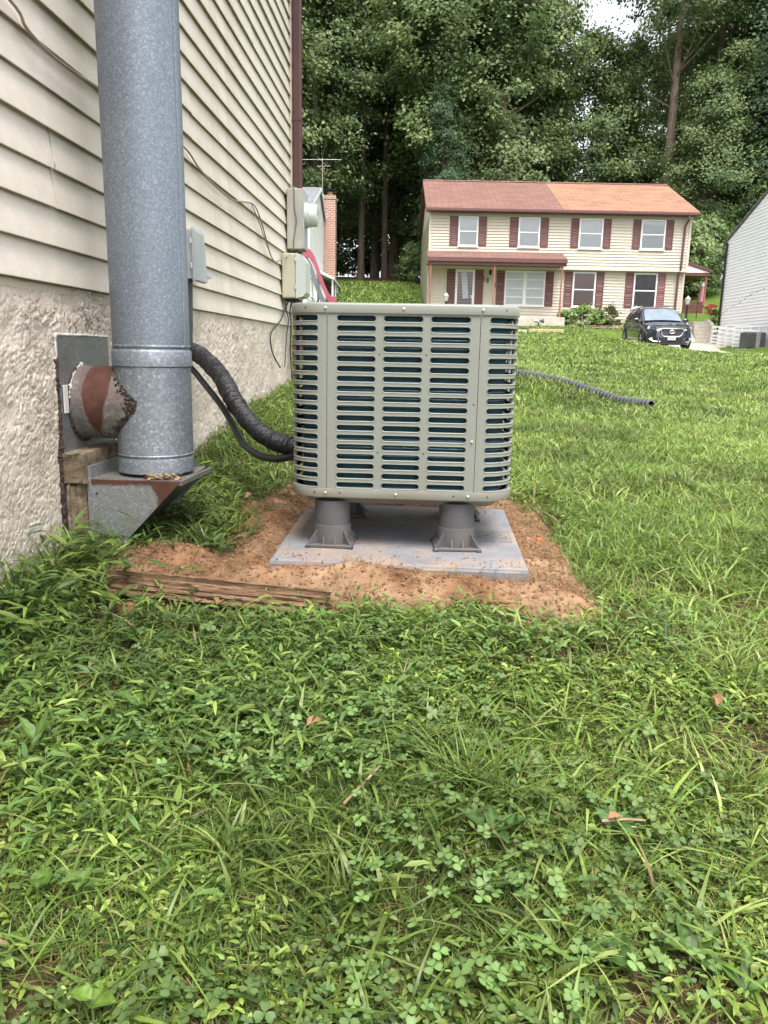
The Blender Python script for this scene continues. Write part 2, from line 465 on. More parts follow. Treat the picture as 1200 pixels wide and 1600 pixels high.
def grid_mesh(name, xs, ys, zf, mat):
    X, Y = np.meshgrid(xs, ys)
    Z = zf(X, Y)
    nx, ny = len(xs), len(ys)
    V = np.stack([X, Y, Z], -1).reshape(-1, 3)
    i = np.arange(ny - 1)[:, None] * nx + np.arange(nx - 1)[None, :]
    i = i.ravel()
    F = np.concatenate([np.stack([i, i + 1, i + nx + 1], -1), np.stack([i, i + nx + 1, i + nx], -1)])
    return tri_mesh(name, V, F, mat)

m, n, l, p = new_mat('lawn_ground')
v = coords(n, l)
n1 = node(n, 'ShaderNodeTexNoise', Scale=38.0, Detail=6.0, Roughness=.7); l.new(v, n1.inputs['Vector'])
near = ramp(n, [(.3, (.045, .030, .017)), (.52, (.075, .060, .028)), (.72, (.17, .125, .06))]); l.new(n1.outputs['Fac'], near.inputs['Fac'])
n2 = node(n, 'ShaderNodeTexNoise', Scale=1.1, Detail=8.0, Roughness=.7); l.new(v, n2.inputs['Vector'])
farr = ramp(n, [(.3, (.060, .105, .022)), (.55, (.095, .150, .03)), (.75, (.15, .18, .05))]); l.new(n2.outputs['Fac'], farr.inputs['Fac'])
wood = ramp(n, [(.3, (.035, .03, .018)), (.7, (.08, .06, .035))]); l.new(n2.outputs['Fac'], wood.inputs['Fac'])
sp = n.new('ShaderNodeSeparateXYZ'); l.new(v, sp.inputs[0])
r1 = node(n, 'ShaderNodeMapRange'); r1.inputs['From Min'].default_value = 3.0; r1.inputs['From Max'].default_value = 11.0; l.new(sp.outputs['Y'], r1.inputs['Value'])
mx = n.new('ShaderNodeMixRGB'); l.new(r1.outputs[0], mx.inputs[0]); l.new(near.outputs[0], mx.inputs[1]); l.new(farr.outputs[0], mx.inputs[2])
r2 = node(n, 'ShaderNodeMapRange'); r2.inputs['From Min'].default_value = 52.0; r2.inputs['From Max'].default_value = 56.0; l.new(sp.outputs['Y'], r2.inputs['Value'])
mx2 = n.new('ShaderNodeMixRGB'); l.new(r2.outputs[0], mx2.inputs[0]); l.new(mx.outputs[0], mx2.inputs[1]); l.new(wood.outputs[0], mx2.inputs[2])
l.new(mx2.outputs[0], p.inputs['Base Color'])
p.inputs['Roughness'].default_value = .95; p.inputs['Specular IOR Level'].default_value = .1
b = node(n, 'ShaderNodeBump', Strength=.8, Distance=.02); l.new(n1.outputs['Fac'], b.inputs['Height']); l.new(b.outputs['Normal'], p.inputs['Normal'])
M['lawn'] = m

tx = np.linspace(-1, 1, 141)
gx = np.sign(tx) * (np.abs(tx) * 6 + np.abs(tx) ** 5 * 1200)
gy = np.concatenate([np.linspace(-8, 6, 90), np.geomspace(6.15, 60, 120), np.geomspace(62, 1500, 20)])
ground = grid_mesh('ground', gx, gy, lambda x, y: ground_z(x, y) - .05 * ss(.02, -.06, soil_d(np.clip(x, -3, 3), np.clip(y, 0, 6))), M['lawn'])
tag(ground, kind='structure')

# bare clay dug up round the pad, heaped against its front edge
def soil_z(x, y):
    d = soil_d(x, y)
    k = ss(.05, -.05, d)
    z = ground_z(x, y) - .035 + .05 * k
    heap = .092 * np.exp(-((x + .18) / .23) ** 2 - ((y - 2.165) / .085) ** 2) + .05 * np.exp(-((x - .2) / .25) ** 2 - ((y - 2.12) / .08) ** 2) + .038 * np.exp(-((x + .44) / .12) ** 2 - ((y - 2.17) / .08) ** 2) + .03 * np.exp(-((x + .52) / .06) ** 2 - ((y - 2.5) / .35) ** 2) + .05 * np.exp(-((x + .80) / .16) ** 2 - ((y - 2.33) / .10) ** 2)
    heap += .035 * np.exp(-((x - .40) / .10) ** 2 - ((y - 2.45) / .5) ** 2) + .04 * np.exp(-((x + .56) / .08) ** 2 - ((y - 2.85) / .35) ** 2)
    rough = (fbm(x * 14, y * 14, 3, 4) - .5) * .035 + (fbm(x * 60, y * 60, 5, 3) - .5) * .014
    return z + (heap + rough) * k
soil = grid_mesh('soil', np.linspace(-1.16, .80, 210), np.linspace(1.82, 3.8, 210), soil_z, M['soil'])
tag(soil, kind='structure')

# ------------------------------------------------------------------ the house on the left
WX = -1.15
house = thing('house', 'cream clapboard house with rough stucco foundation close on the left', 'house', (-5.0, 2.0, 0.0))
wall = MB().box(-9.0, -1.176, -6.0, 6.70, .93, 6.0).build('wall', M['vinyl_trim'], house, world=True)
EXP = .1133; Z0 = .931
bid = 0
def board_mesh(y0, y1):
    # a flat face leaning back, a rolled butt edge at the bottom with a dark underside
    prof = [(-1.1755, .016), (WX - .0035, .016), (WX - .0035, .0005), (WX - .002, 0.0), (WX, .002), (WX - .0005, .007), (WX - .019, EXP + .018), (-1.1755, EXP + .018)]
    return MB().prism(prof, 'y', y0, y1)
seam_at = {1: 4.42, 3: 2.449, 2: 2.440, 4: 5.4, 5: 5.1, 6: 5.09, 7: 3.9, 8: 3.91, 9: 5.6, 10: 5.61, 11: 4.6, 12: 4.61, 13: 3.4, 14: 3.41, 15: 5.3, 16: 5.3, 17: 4.2, 18: 4.2, 19: 5.9, 20: 5.9}
for k in range(44):
    z = Z0 + k * EXP
    s = seam_at.get(k)
    segs = [(-6.0, 6.68)] if s is None else [(-6.0, s - (.0045 if k in (2, 3) else .0015)), (s + (.0045 if k in (2, 3) else .0015), 6.68)]
    for (a, c) in segs:
        o = board_mesh(a, c).build('clapboard', M['vinyl'], wall)
        o.location = ((RNG.random() - .5) * .003, 0, z + (RNG.random() - .5) * .002 if k else z)
        o.rotation_euler.z = (RNG.random() - .5) * .0006
MB().box(-1.19, -1.138, 6.681, 6.76, .93, 6.0, .006).build('corner_post', M['vinyl_trim'], house, world=True)
MB().box(-1.30, -1.172, -6.0, 6.70, .905, .926).build('sill_flashing', M['vinyl_trim'], house, world=True)
# roof above the frame
MB().prism([(-9.4, 5.95), (-.75, 5.95), (-.75, 6.07), (-5.0, 8.6), (-9.4, 6.07)], 'y', -6.4, 7.1).build('roof', M['red_trim'], house, world=True)
MB().box(-.80, -.68, -6.4, 7.1, 5.93, 6.05, .01).build('gutter', M['brown_metal'], house, world=True)
# stucco foundation: troweled relief built as real geometry where it is near
MB().box(-9.0, -1.19, -6.0, 6.70, -.9, .90).build('foundation_core', M['stucco'], house, world=True)
def stucco_sheet(ya, yb, za, zb, ny, nz):
    ys = np.linspace(ya, yb, ny); zs = np.linspace(za, zb, nz)
    Y, Z = np.meshgrid(ys, zs)
    wx = fbm(Y * 14, Z * 14, 2, 3); wz = fbm(Y * 14 + 40, Z * 14, 6, 3)
    yy, zz = Y + (wx - .5) * .09, Z + (wz - .5) * .09
    r1 = np.abs(2 * fbm(yy * 46, zz * 30, 12, 3) - 1)
    r2 = np.abs(2 * vnoise(yy * 95, zz * 66, 17) - 1)
    lump = fbm(yy * 26, zz * 18, 19, 3)
    h = ss(.0, .15, r1) * .0085 * ss(.25, .55, fbm(Y * 9, Z * 9, 77, 2) + .15) + ss(.0, .24, r2) * .0032 + lump * .006 + (fbm(Y * 260, Z * 260, 31, 2) - .5) * .002
    patch = ss(.35, .6, fbm(Y * 3, Z * 3, 44, 3))
    X = -1.178 + h * (.65 + .45 * patch) - ss(.86, .92, Z) * .004
    nx = ny
    V = np.stack([X, Y, Z], -1).reshape(-1, 3) - np.array(house.location)
    i = (np.arange(nz - 1)[:, None] * nx + np.arange(nx - 1)[None, :]).ravel()
    F = np.concatenate([np.stack([i, i + 1, i + nx + 1], -1), np.stack([i, i + nx + 1, i + nx], -1)])
    return tri_mesh('stucco', V, F, M['stucco'], parent=house)
stucco_sheet(1.25, 3.1, -.15, .93, 400, 245)
stucco_sheet(3.1, 6.70, .0, .93, 420, 120)
stucco_sheet(-1.2, 1.25, -.5, .93, 300, 120)
stucco_sheet(-6.0, -1.2, -.6, .93, 60, 20)
# downspout at the corner
ds = MB()
ds.box(-1.136, -1.066, 6.66, 6.745, .62, 5.95, .012)
ds.box(-1.139, -1.063, 6.657, 6.748, 2.55, 2.60, .010)
tag(ds.build('downspout', M['brown_metal'], house, world=True), 'brown metal downspout at the corner')

# ------------------------------------------------------------------ flue pipe
FX, FY, FR = -.918, 2.57, .125
flue = thing('flue_pipe', 'tall galvanized steel flue pipe standing beside the cream house wall', 'pipe', (FX, FY, .315))
def lat(name, prof, mat, nn=64, par=flue, smooth=40):
    o = MB().lathe(prof, (0, 0, -.315), nn).build(name, mat, par, smooth)
    return o
lat('upper_section', [(FR, .742), (FR, 6.9)], M['galv_fine'])
MB().box(FR - .004, FR + .003, -.006, .006, .43, 6.5, .001).build('lock_seam', M['galv_fine'], flue).rotation_euler.z = math.radians(-12)
lat('band', [(FR + .0005, .680), (FR + .0045, .683), (FR + .0045, .728), (FR + .001, .735), (FR - .003, .738), (FR - .003, .742), (FR + .002, .746), (FR + .0005, .752)], M['galv'])
lat('tee_body', [(FR, .392), (FR + .0005, .6795)], M['galv'])
lat('base_ring', [(FR + .001, .330), (FR + .002, .372), (FR + .001, .378), (FR - .004, .381), (FR - .004, .385), (FR + .002, .389), (FR, .393)], M['galv'])
stub_z, stub_r = .557 - .315, .122
ST = MB()
nst = 48
prof = []
vs = []; fs = []
for j, t in enumerate(np.linspace(0, 1, 14)):
    for k in range(nst):
        a = 2 * PI * k / nst
        yy, zz = math.cos(a) * stub_r, math.sin(a) * stub_r
        xin = -math.sqrt(max(0, FR ** 2 - yy ** 2)) - .001
        xout = -(FX + 1.158) - .0
        flare = 1 + .05 * max(0, (t - .85) / .15)
        vs.append((xin * (1 - t) + xout * t, yy * flare, stub_z + zz * flare))
for j in range(13):
    for k in range(nst):
        fs.append((j * nst + k, j * nst + (k + 1) % nst, (j + 1) * nst + (k + 1) % nst, (j + 1) * nst + k))
stub = ST.add(vs, fs).build('tee_stub', M['galv_worn'], flue, 40)
def rust_stain(name, base, build_mask, rust=(.095, .034, .022), edge=(.25, .17, .10)):
    """a galvanized metal with one rust stain of its own shape; build_mask(n, l, xyz, noise) returns the stain's socket"""
    m = base.copy(); m.name = name
    n, l = m.node_tree.nodes, m.node_tree.links
    p = n['Principled BSDF']
    src = p.inputs['Base Color'].links[0].from_socket
    tc = n.new('ShaderNodeTexCoord'); sp = n.new('ShaderNodeSeparateXYZ'); l.new(tc.outputs['Object'], sp.inputs[0])
    nz = node(n, 'ShaderNodeTexNoise', Scale=26.0, Detail=6.0, Roughness=.6); l.new(tc.outputs['Object'], nz.inputs['Vector'])
    def M_(op, a, b=None):
        q = node(n, 'ShaderNodeMath', operation=op)
        for k, v in enumerate((a, b)):
            if v is None: continue
            if hasattr(v, 'default_value') and not isinstance(v, (int, float)): l.new(v, q.inputs[k])
            else: q.inputs[k].default_value = v
        return q.outputs[0]
    mask = build_mask(M_, sp.outputs['X'], sp.outputs['Y'], sp.outputs['Z'], M_('SUBTRACT', nz.outputs['Fac'], .5))
    r = ramp(n, [(.42, (0, 0, 0)), (.55, (.55, .55, .55)), (.66, (1, 1, 1))]); l.new(mask, r.inputs['Fac'])
    rc = ramp(n, [(.3, tuple(c * .6 for c in rust)), (.6, rust), (.8, tuple(c * 1.5 for c in rust))]); l.new(nz.outputs['Fac'], rc.inputs['Fac'])
    mx = n.new('ShaderNodeMixRGB'); l.new(r.outputs['Color'], mx.inputs[0]); l.new(src, mx.inputs[1]); l.new(rc.outputs['Color'], mx.inputs[2])
    l.new(mx.outputs[0], p.inputs['Base Color'])
    inv = node(n, 'ShaderNodeMapRange'); inv.inputs['To Min'].default_value = .45; inv.inputs['To Max'].default_value = 0.0
    l.new(r.outputs['Color'], inv.inputs['Value']); l.new(inv.outputs[0], p.inputs['Metallic'])
    ro = node(n, 'ShaderNodeMapRange'); ro.inputs['To Min'].default_value = .5; ro.inputs['To Max'].default_value = .85
    l.new(r.outputs['Color'], ro.inputs['Value']); l.new(ro.outputs[0], p.inputs['Roughness'])
    return m
def stub_mask(F, x, y, z, nz):
    # tongue: wide over the crown, narrowing down the side to a ragged tip with runs
    zz = F('SUBTRACT', z, stub_z)
    taper = F('MINIMUM', F('MAXIMUM', F('ADD', F('MULTIPLY', zz, 7.5), .72), 0.0), 1.0)
    w = F('MULTIPLY', F('POWER', taper, .55), .046)
    d = F('ABSOLUTE', F('ADD', F('ADD', x, .157), F('MULTIPLY', zz, -.05)))
    t = F('ADD', F('MULTIPLY', F('SUBTRACT', w, d), 28.0), F('MULTIPLY', nz, .45))
    run = F('MULTIPLY', F('SUBTRACT', F('MULTIPLY', F('SINE', F('MULTIPLY', x, 420.0)), .5), F('MULTIPLY', d, 26.0)), F('LESS_THAN', zz, -.02))
    return F('ADD', F('MAXIMUM', t, F('MULTIPLY', run, .9)), .52)
M['stub_steel'] = rust_stain('stub_steel', M['galv_worn'], stub_mask)
stub.data.materials[0] = M['stub_steel']
def panel_mask(F, x, y, z, nz):
    top = F('MULTIPLY', F('SUBTRACT', z, .297), 26.0)
    right = F('MULTIPLY', F('ADD', F('ADD', x, .885), F('MULTIPLY', F('SUBTRACT', z, .30), .35)), 22.0)
    return F('ADD', F('ADD', F('MAXIMUM', top, right), F('MULTIPLY', nz, .9)), .52)
M['bracket_steel'] = rust_stain('bracket_steel', M['galv_dull'], panel_mask)
def bead(name, mat, parent, pts, r0, r1, seed, n_=3):
    """an uneven bead of sealant along a path"""
    rg = np.random.default_rng(seed)
    P = []
    for i in range(len(pts) - 1):
        a_, b_ = Vector(pts[i]), Vector(pts[i + 1]); k_ = max(2, int((b_ - a_).length / .004))
        P += [a_ + (b_ - a_) * (q / k_) + Vector(rg.normal(0, r0 * .35, 3)) for q in range(k_)]
    P.append(Vector(pts[-1]))
    rr_ = np.convolve(rg.uniform(r0, r1, len(P) + 4), np.ones(3) / 3, 'same')[2:-2]
    rr_ = [float(q) if rg.random() > .06 else r0 * .5 for q in rr_]
    return MB().tube(P, rr_, 7).build(name, mat, parent, 60)
def blobs(name, mat, parent, centers, rmin, rmax, seed=1):
    rg = np.random.default_rng(seed); mb = MB()
    base = [(0, 0, 1), (1, 0, 0), (0, 1, 0), (-1, 0, 0), (0, -1, 0), (0, 0, -1)]
    mids = [(i, j) for i in (0, 5) for j in (1, 2, 3, 4)] + [(1, 2), (2, 3), (3, 4), (4, 1)]
    for c in centers:
        r = rmin + (rmax - rmin) * rg.random() ** 2
        vs = []
        for b in base: vs.append(Vector(b) * r * (.6 + .8 * rg.random()))
        for i, j in mids: vs.append((Vector(base[i]) + Vector(base[j])).normalized() * r * (.6 + .8 * rg.random()))
        md = {q: 6 + t for t, q in enumerate(mids)}
        g = lambda a, b: md.get((a, b), md.get((b, a)))
        fs = []
        for top in (0, 5):
            for a, b in ((1, 2), (2, 3), (3, 4), (4, 1)):
                if len(centers) > 2000: fs.append((top, a, b)); continue
                fs += [(top, g(top, a), g(top, b)), (g(top, a), a, g(a, b)), (g(top, b), g(a, b), b), (g(top, a), g(a, b), g(top, b))]
        if len(centers) > 2000: vs = vs[:6]
        mb.add([v + Vector(c) for v in vs], fs)
    return tag(mb.build(name, mat, parent, 60), kind='stuff' if len(centers) > 1 else None)
cc = []
for k in range(420):                            # crumbling sealant along the saddle joint on the camera side
    a = math.radians(random.gauss(188, 26))
    yy, zz = math.cos(a) * stub_r, math.sin(a) * stub_r
    cc.append((-math.sqrt(max(0, FR ** 2 - yy ** 2)) - .004 + random.gauss(.004, .011), yy - .001, stub_z + zz * 1.0))
blobs('sealant_crust', M['crust'], flue, cc, .0015, .0052, 3)
rim = lambda a0, a1, ra: [(-(FX + 1.156), math.cos(math.radians(q)) * ra, stub_z + math.sin(math.radians(q)) * ra) for q in np.linspace(a0, a1, 24)]
bead('sealant_bead', M['caulk'], flue, rim(95, 172, stub_r * 1.05), .003, .008, 5)
bead('sealant_crust', M['crust'], flue, rim(168, 275, stub_r * 1.05), .003, .008, 6)
bead('sealant_crust', M['crust'], flue, rim(100, 262, stub_r * 1.08), .0015, .006, 7)
plate = MB().box(-1.172 - FX, -1.158 - FX, 2.39 - FY, 2.79 - FY, .36 - .315, .775 - .315, .002).build('wall_plate', M['galv_dull'], flue)
xp = -1.160 - FX
bead('plate_caulk', M['caulk'], flue, [(xp, 2.386 - FY, .70 - .315), (xp, 2.388 - FY, .778 - .315), (xp, 2.60 - FY, .779 - .315), (xp, 2.79 - FY, .777 - .315)], .002, .0065, 8)
bead('plate_crust', M['crust'], flue, [(xp, 2.386 - FY, .705 - .315), (xp, 2.384 - FY, .40 - .315)], .003, .009, 9)
bead('plate_crust', M['crust'], flue, [(-1.163 - FX, 2.376 - FY, .42 - .315), (-1.163 - FX, 2.372 - FY, .10 - .315)], .003, .010, 10)
MB().box(-1.156 - FX, -1.150 - FX, 2.405 - FY, 2.432 - FY, .53 - .315, .62 - .315, .002).build('white_tab', M['caulk'], flue)

# the folded steel bracket that carries the flue, on weathered timber blocks
br = thing('flue_bracket', 'rusty galvanized triangular wall bracket under the flue pipe', 'bracket', (-.95, 2.57, .05))
b = MB()
b.prism([(-1.085, 2.415), (-.782, 2.415), (-.765, 2.725), (-1.085, 2.725)], 'z', .303, .318)
top = b.build('top_plate', M['galv_worn'], br, world=True)
s = MB().prism([(-1.085, .316), (-.785, .316), (-1.03, .055), (-1.085, .11)], 'y', 2.412, 2.415)
sp1 = s.build('side_panel', M['galv_dull'], br, world=True)
sp1.data.materials[0] = M['bracket_steel']
MB().prism([(-1.085, .322), (-.795, .322), (-.79, .30), (-1.085, .0)], 'y', 2.722, 2.726).build('side_panel', M['galv_dull'], br, world=True)
MB().box(-1.098, -1.084, 2.41, 2.73, .06, .36, .001).build('back_flange', M['galv_dull'], br, world=True)
MB().add([(-.787, 2.418, .312), (-.778, 2.722, .326), (-1.075, 2.722, .03), (-1.028, 2.418, .06)], [(0, 1, 2, 3)]).build('sloped_base', M['black_plastic'], br, world=True)
for (x, z) in ((-.985, .128), (-1.07, .17), (-1.066, .27)):
    MB().lathe([(.004, -.002), (.004, 0)], (x, 2.411, z), 8, 'y').build('bolt', M['rust'] if x < -1 else M['dark'], br, world=True)
rg = np.random.default_rng(4)
pl = MB()
for k in range(70):
    c = Vector((-.80 - rg.random() * .11, 2.42 + rg.random() * .05, .321 + rg.random() * .014)); a = rg.random() * PI; sz = .004 + rg.random() * .008
    d1 = Vector((math.cos(a), math.sin(a), rg.random() - .5)) * sz; d2 = Vector((-math.sin(a), math.cos(a), rg.random() - .5)) * sz * .5
    pl.add([c - d1 - d2, c + d1 - d2, c + d1 + d2, c - d1 + d2, c + Vector((0, 0, .003))], [(0, 1, 4), (1, 2, 4), (2, 3, 4), (3, 0, 4), (0, 3, 2, 1)])
o = pl.build('plant_litter', M['twig']); tag(o, 'dry leaf litter heaped on the corner of the flue bracket', 'leaf litter', kind='stuff')

def plank_mesh(L, W, Hh, seed, nl=26, rough=.006, k=7):
    """a weathered beam along +x with split, furrowed faces"""
    rg = np.random.default_rng(seed); mb = MB()
    ring = []
    for i in range(k): ring.append((-W / 2 + W * i / k, -Hh / 2))
    for i in range(k): ring.append((W / 2, -Hh / 2 + Hh * i / k))
    for i in range(k): ring.append((W / 2 - W * i / k, Hh / 2))
    for i in range(k): ring.append((-W / 2, Hh / 2 - Hh * i / k))
    n = len(ring)
    groove = rg.random(n) * rough
    vs = []
    for j in range(nl):
        x = L * j / (nl - 1)
        en = .5 * (1 - min(1, min(j, nl - 1 - j) / 1.2))
        for i, (a, c) in enumerate(ring):
            d = groove[i] + (rg.random() - .5) * rough * .5
            f = 1 - d / max(.01, math.hypot(a, c)) - en * .25 * rg.random()
            vs.append((x + (rg.random() - .5) * .012 * (1 if 0 < j < nl - 1 else 2.4), a * f, c * f))
    fs = [(j * n + i, j * n + (i + 1) % n, (j + 1) * n + (i + 1) % n, (j + 1) * n + i) for j in range(nl - 1) for i in range(n)]
    fs += [tuple(range(n - 1, -1, -1)), tuple((nl - 1) * n + i for i in range(n))]
    return mb.add(vs, fs)
blk = plank_mesh(.42, .085, .105, 3, 10, .004).build('timber_block', M['wood_old'], None, 30)
blk.location = (-1.130, 2.375, .355); blk.rotation_euler.z = PI / 2
tag(blk, 'weathered horizontal timber block on the wall behind the flue bracket', 'timber')
blk2 = plank_mesh(.36, .060, .055, 5, 10, .004).build('timber_block', M['wood_old'], None, 30)
blk2.location = (-1.128, 2.41, -.06); blk2.rotation_euler = (0, -PI / 2, 0)
tag(blk2, 'split upright timber post at the wall below the flue bracket', 'timber')

# ------------------------------------------------------------------ boxes and cables on the wall
d = thing('disconnect_box', 'small grey electrical disconnect box on the siding behind the flue', 'electrical box', (-1.12, 3.75, 1.06))
MB().box(-1.15, -1.10, 3.68, 3.83, 1.06, 1.285, .004).build('box', M['steel_box'], d, world=True)
MB().prism([(-1.10, 1.05), (-1.078, 1.055), (-1.090, 1.275), (-1.10, 1.295)], 'y', 3.67, 3.84).build('cover', M['steel_box'], d, world=True)
for z in (1.12, 1.23): MB().tube([(-1.104, 3.665, z - .012), (-1.104, 3.665, z + .012)], .005, 8).build('hinge', M['screw'], d, world=True)
MB().lathe([(.010, 0), (.013, .002), (.010, .004)], (-1.072, 3.84, 1.085), 12, 'y').build('lock_ring', M['steel_box'], d, world=True)
MB().tube([(-1.13, 3.72, 1.06), (-1.135, 3.72, .86), (-1.14, 3.72, .74)], .013, 10).build('conduit', M['black_plastic'], d, world=True)

e = thing('electric_meter', 'weathered grey electric meter box with round glass meter at the house corner', 'electric meter', (-1.08, 6.5, 1.53))
MB().box(-1.145, -1.020, 6.42, 6.65, 1.535, 1.995, .006).build('box', M['meter_box'], e, world=True)
MB().box(-1.020, -1.008, 6.425, 6.645, 1.54, 1.99, .004).build('cover', M['steel_box'], e, world=True)
mt = MB().lathe([(.098, 0), (.098, .03), (.090, .033), (.088, .085), (.080, .098), (.0, .10)], (-1.008, 6.535, 1.81), 28, 'x').build('meter', M['glass_meter'], e, 40, world=True)
MB().box(-.925, -.905, 6.49, 6.54, 1.76, 1.81, .004).build('meter_seal', M['screw'], e, world=True)
MB().tube([(-1.10, 6.53, 1.98), (-1.10, 6.53, 2.02)], .022, 10).build('conduit_fitting', M['steel_box'], e, world=True)
MB().tube([(-1.09, 6.50, 1.53), (-1.09, 6.50, 1.36)], .022, 10).build('conduit', M['black_plastic'], e, world=True)
MB().tube(spline([(-1.085, 6.413, 2.02), (-1.080, 6.411, 1.85), (-1.065, 6.411, 1.75), (-1.085, 6.412, 1.62), (-1.092, 6.413, 1.52)]), .004, 6).build('ground_wire', M['cable_green'], e, world=True)

t = thing('utility_box', 'beige plastic utility box with pale door below the electric meter', 'utility box', (-1.05, 6.25, 1.13))
MB().box(-1.145, -1.035, 6.18, 6.43, 1.135, 1.475, .010).build('body', M['beige_box'], t, world=True)
MB().prism([(-1.034, 1.135), (-.975, 1.15), (-.955, 1.18), (-.955, 1.41), (-.985, 1.462), (-1.034, 1.478)], 'y', 6.178, 6.432).build('door', M['pale_box'], t, world=True)
for z in (1.20, 1.41): MB().box(-1.040, -1.028, 6.170, 6.182, z, z + .03, .002).build('hinge', M['pale_box'], t, world=True)
MB().box(-1.13, -1.04, 6.22, 6.38, 1.115, 1.136).build('cable_entry', M['dark'], t, world=True)

def cable(pts, r, mat, label, m=6):
    P = spline(pts, m)
    c0 = P[0]
    o = MB().tube(P, r, 7).build('cable', mat, None, 60)
    return tag(o, label, 'cable')
cable([(-1.138, 1.7, 1.70), (-1.138, 2.213, 1.648), (-1.138, 2.30, 1.610), (-1.138, 2.426, 1.590), (-1.138, 2.594, 1.592), (-1.138, 2.79, 1.604), (-1.138, 3.2, 1.63), (-1.138, 3.73, 1.645),
       (-1.138, 3.954, 1.607), (-1.138, 4.241, 1.582), (-1.138, 4.608, 1.579), (-1.138, 4.981, 1.632), (-1.138, 5.181, 1.652), (-1.130, 5.293, 1.612), (-1.130, 5.449, 1.534),
       (-1.132, 5.66, 1.413), (-1.13, 5.845, 1.372), (-1.12, 6.049, 1.417), (-1.10, 6.19, 1.45)], .0048, M['cable_brown'], 'pale tan cable sagging along the cream siding to the beige utility box')
cable([(-1.138, 5.12, 1.645), (-1.132, 5.30, 1.57), (-1.130, 5.48, 1.48), (-1.130, 5.72, 1.385), (-1.13, 5.9, 1.36)], .004, M['cable_brown'], 'thin second cable drooping beside the tan cable near the utility box', 5)
cable([(-1.11, 6.30, 1.13), (-1.138, 6.20, 1.02), (-1.138, 6.05, .95), (-1.14, 5.742, .868), (-1.145, 5.70, .80), (-1.145, 5.80, .70), (-1.12, 5.95, .60)], .0055, M['cable_dark'], 'dark cable looping down the stucco foundation below the utility box')
cable([(-1.09, 6.33, 1.13), (-1.125, 6.42, 1.03), (-1.13, 6.50, .93), (-1.14, 6.52, .70), (-1.12, 6.5, .50)], .0055, M['cable_dark'], 'dark cable hanging straight down the corner beneath the utility box')
cable([(-1.12, 6.20, 1.13), (-1.132, 6.30, 1.05), (-1.136, 6.42, .97), (-1.14, 6.35, .85), (-1.14, 6.25, .6)], .0045, M['cable_dark'], 'thin dark cable crossing the siding edge under the utility box')
cable([(-1.12, 6.58, .86), (-1.125, 6.59, .72), (-1.11, 6.57, .52)], .011, M['cable_red'], 'short red wire bundle by the foundation at the house corner')

# ------------------------------------------------------------------ refrigerant line set
P = spline([(-1.17, 3.80, .730), (-1.10, 3.70, .716), (-1.029, 3.60, .686), (-.921, 3.45, .619), (-.835, 3.30, .538), (-.773, 3.20, .486), (-.707, 3.10, .443), (-.634, 3.0, .409), (-.557, 2.92, .389), (-.47, 2.86, .382), (-.396, 2.82, .385)], 44)
rr = []
rg = np.random.default_rng(2)
for i in range(len(P)):
    f = i / len(P)
    rr.append(.0360 * (1 + (.07 if i % 4 in (0, 1) else 0) + .03 * math.sin(i * .13) + .05 * (rg.random() - .5)) * (.86 if abs(f - .475) < .006 else 1) * (1.06 if f < .47 else .95))
ls = thing('refrigerant_line', 'thick black tape-wrapped refrigerant line curving from the wall to the condenser', 'pipe', (-1.15, 3.8, .73))
MB().tube(P, rr, 20, wob=lambda i, k: 1 + .03 * math.sin(k * 1.9 + i * .31) + .02 * math.sin(k * .7 - i * 1.1)).build('wrapped_pipe', M['black_tape'], ls, 40, world=True)
P = spline([(-1.17, 3.75, .665), (-1.10, 3.65, .63), (-1.03, 3.55, .584), (-.911, 3.40, .496), (-.833, 3.28, .429), (-.758, 3.15, .362), (-.678, 3.03, .332), (-.587, 2.93, .325), (-.518, 2.87, .340), (-.45, 2.83, .365), (-.396, 2.80, .372)], 8)
ho = MB().tube(P, .0145, 12).build('hose', M['black_rubber'], None, 60)
tag(ho, 'thin smooth black hose sagging beneath the tape-wrapped refrigerant line', 'hose')
# ------------------------------------------------------------------ equipment pad and risers
pad = thing('equipment_pad', 'grey square equipment pad half buried in red clay under the condenser', 'pad', (-.065, 2.65, .045))
def pad_poly(z, e): return [(-.457 - e, 2.210 - e, z), (.326 + e, 2.190 - e, z), (.341 + e, 3.075 + e, z), (-.470 - e, 3.095 + e, z)]
mb = MB()
lv = [pad_poly(.0, .0), pad_poly(.108, .0), pad_poly(.118, -.003), pad_poly(.1215, -.010)]
mb.add([q for L in lv for q in L], [(3, 2, 1, 0)] + [(i * 4 + k, i * 4 + (k + 1) % 4, i * 4 + 4 + (k + 1) % 4, i * 4 + 4 + k) for i in range(3) for k in range(4)] + [(12, 13, 14, 15)])
mb.build('slab', M['pad'], pad, world=True)
MB().box(.01, .30, 2.187, 2.20, .0, .112, .002).build('front_lip', M['pad'], pad, world=True)
MB().box(-.012, .004, 2.193, 2.21, .04, .116, .002).build('lip_notch', M['pad'], pad, world=True)
M['pad_mark'] = pm('embossed_label', (.26, .265, .285), (.20, .205, .22), 60, .8, bump=.9, bscale=150)
mb = MB()
rg = np.random.default_rng(9)
for i in range(7):
    for j in range(9):
        if rg.random() < .75: mb.box(.215 + j * .010, .215 + j * .010 + .003 + .005 * rg.random(), 2.52 + i * .019, 2.532 + i * .019, .1205, .1228)
mb.build('embossed_label', M['pad_mark'], pad, world=True)
mb = MB()
for (a, c, q, w) in ((.208, .312, 2.512, 2.515), (.208, .312, 2.662, 2.665)): mb.box(a, c, q, w, .1205, .1228)
for x in (.208, .309): mb.box(x, x + .003, 2.515, 2.662, .1205, .1228)
mb.build('label_border', M['pad_mark'], pad, world=True)

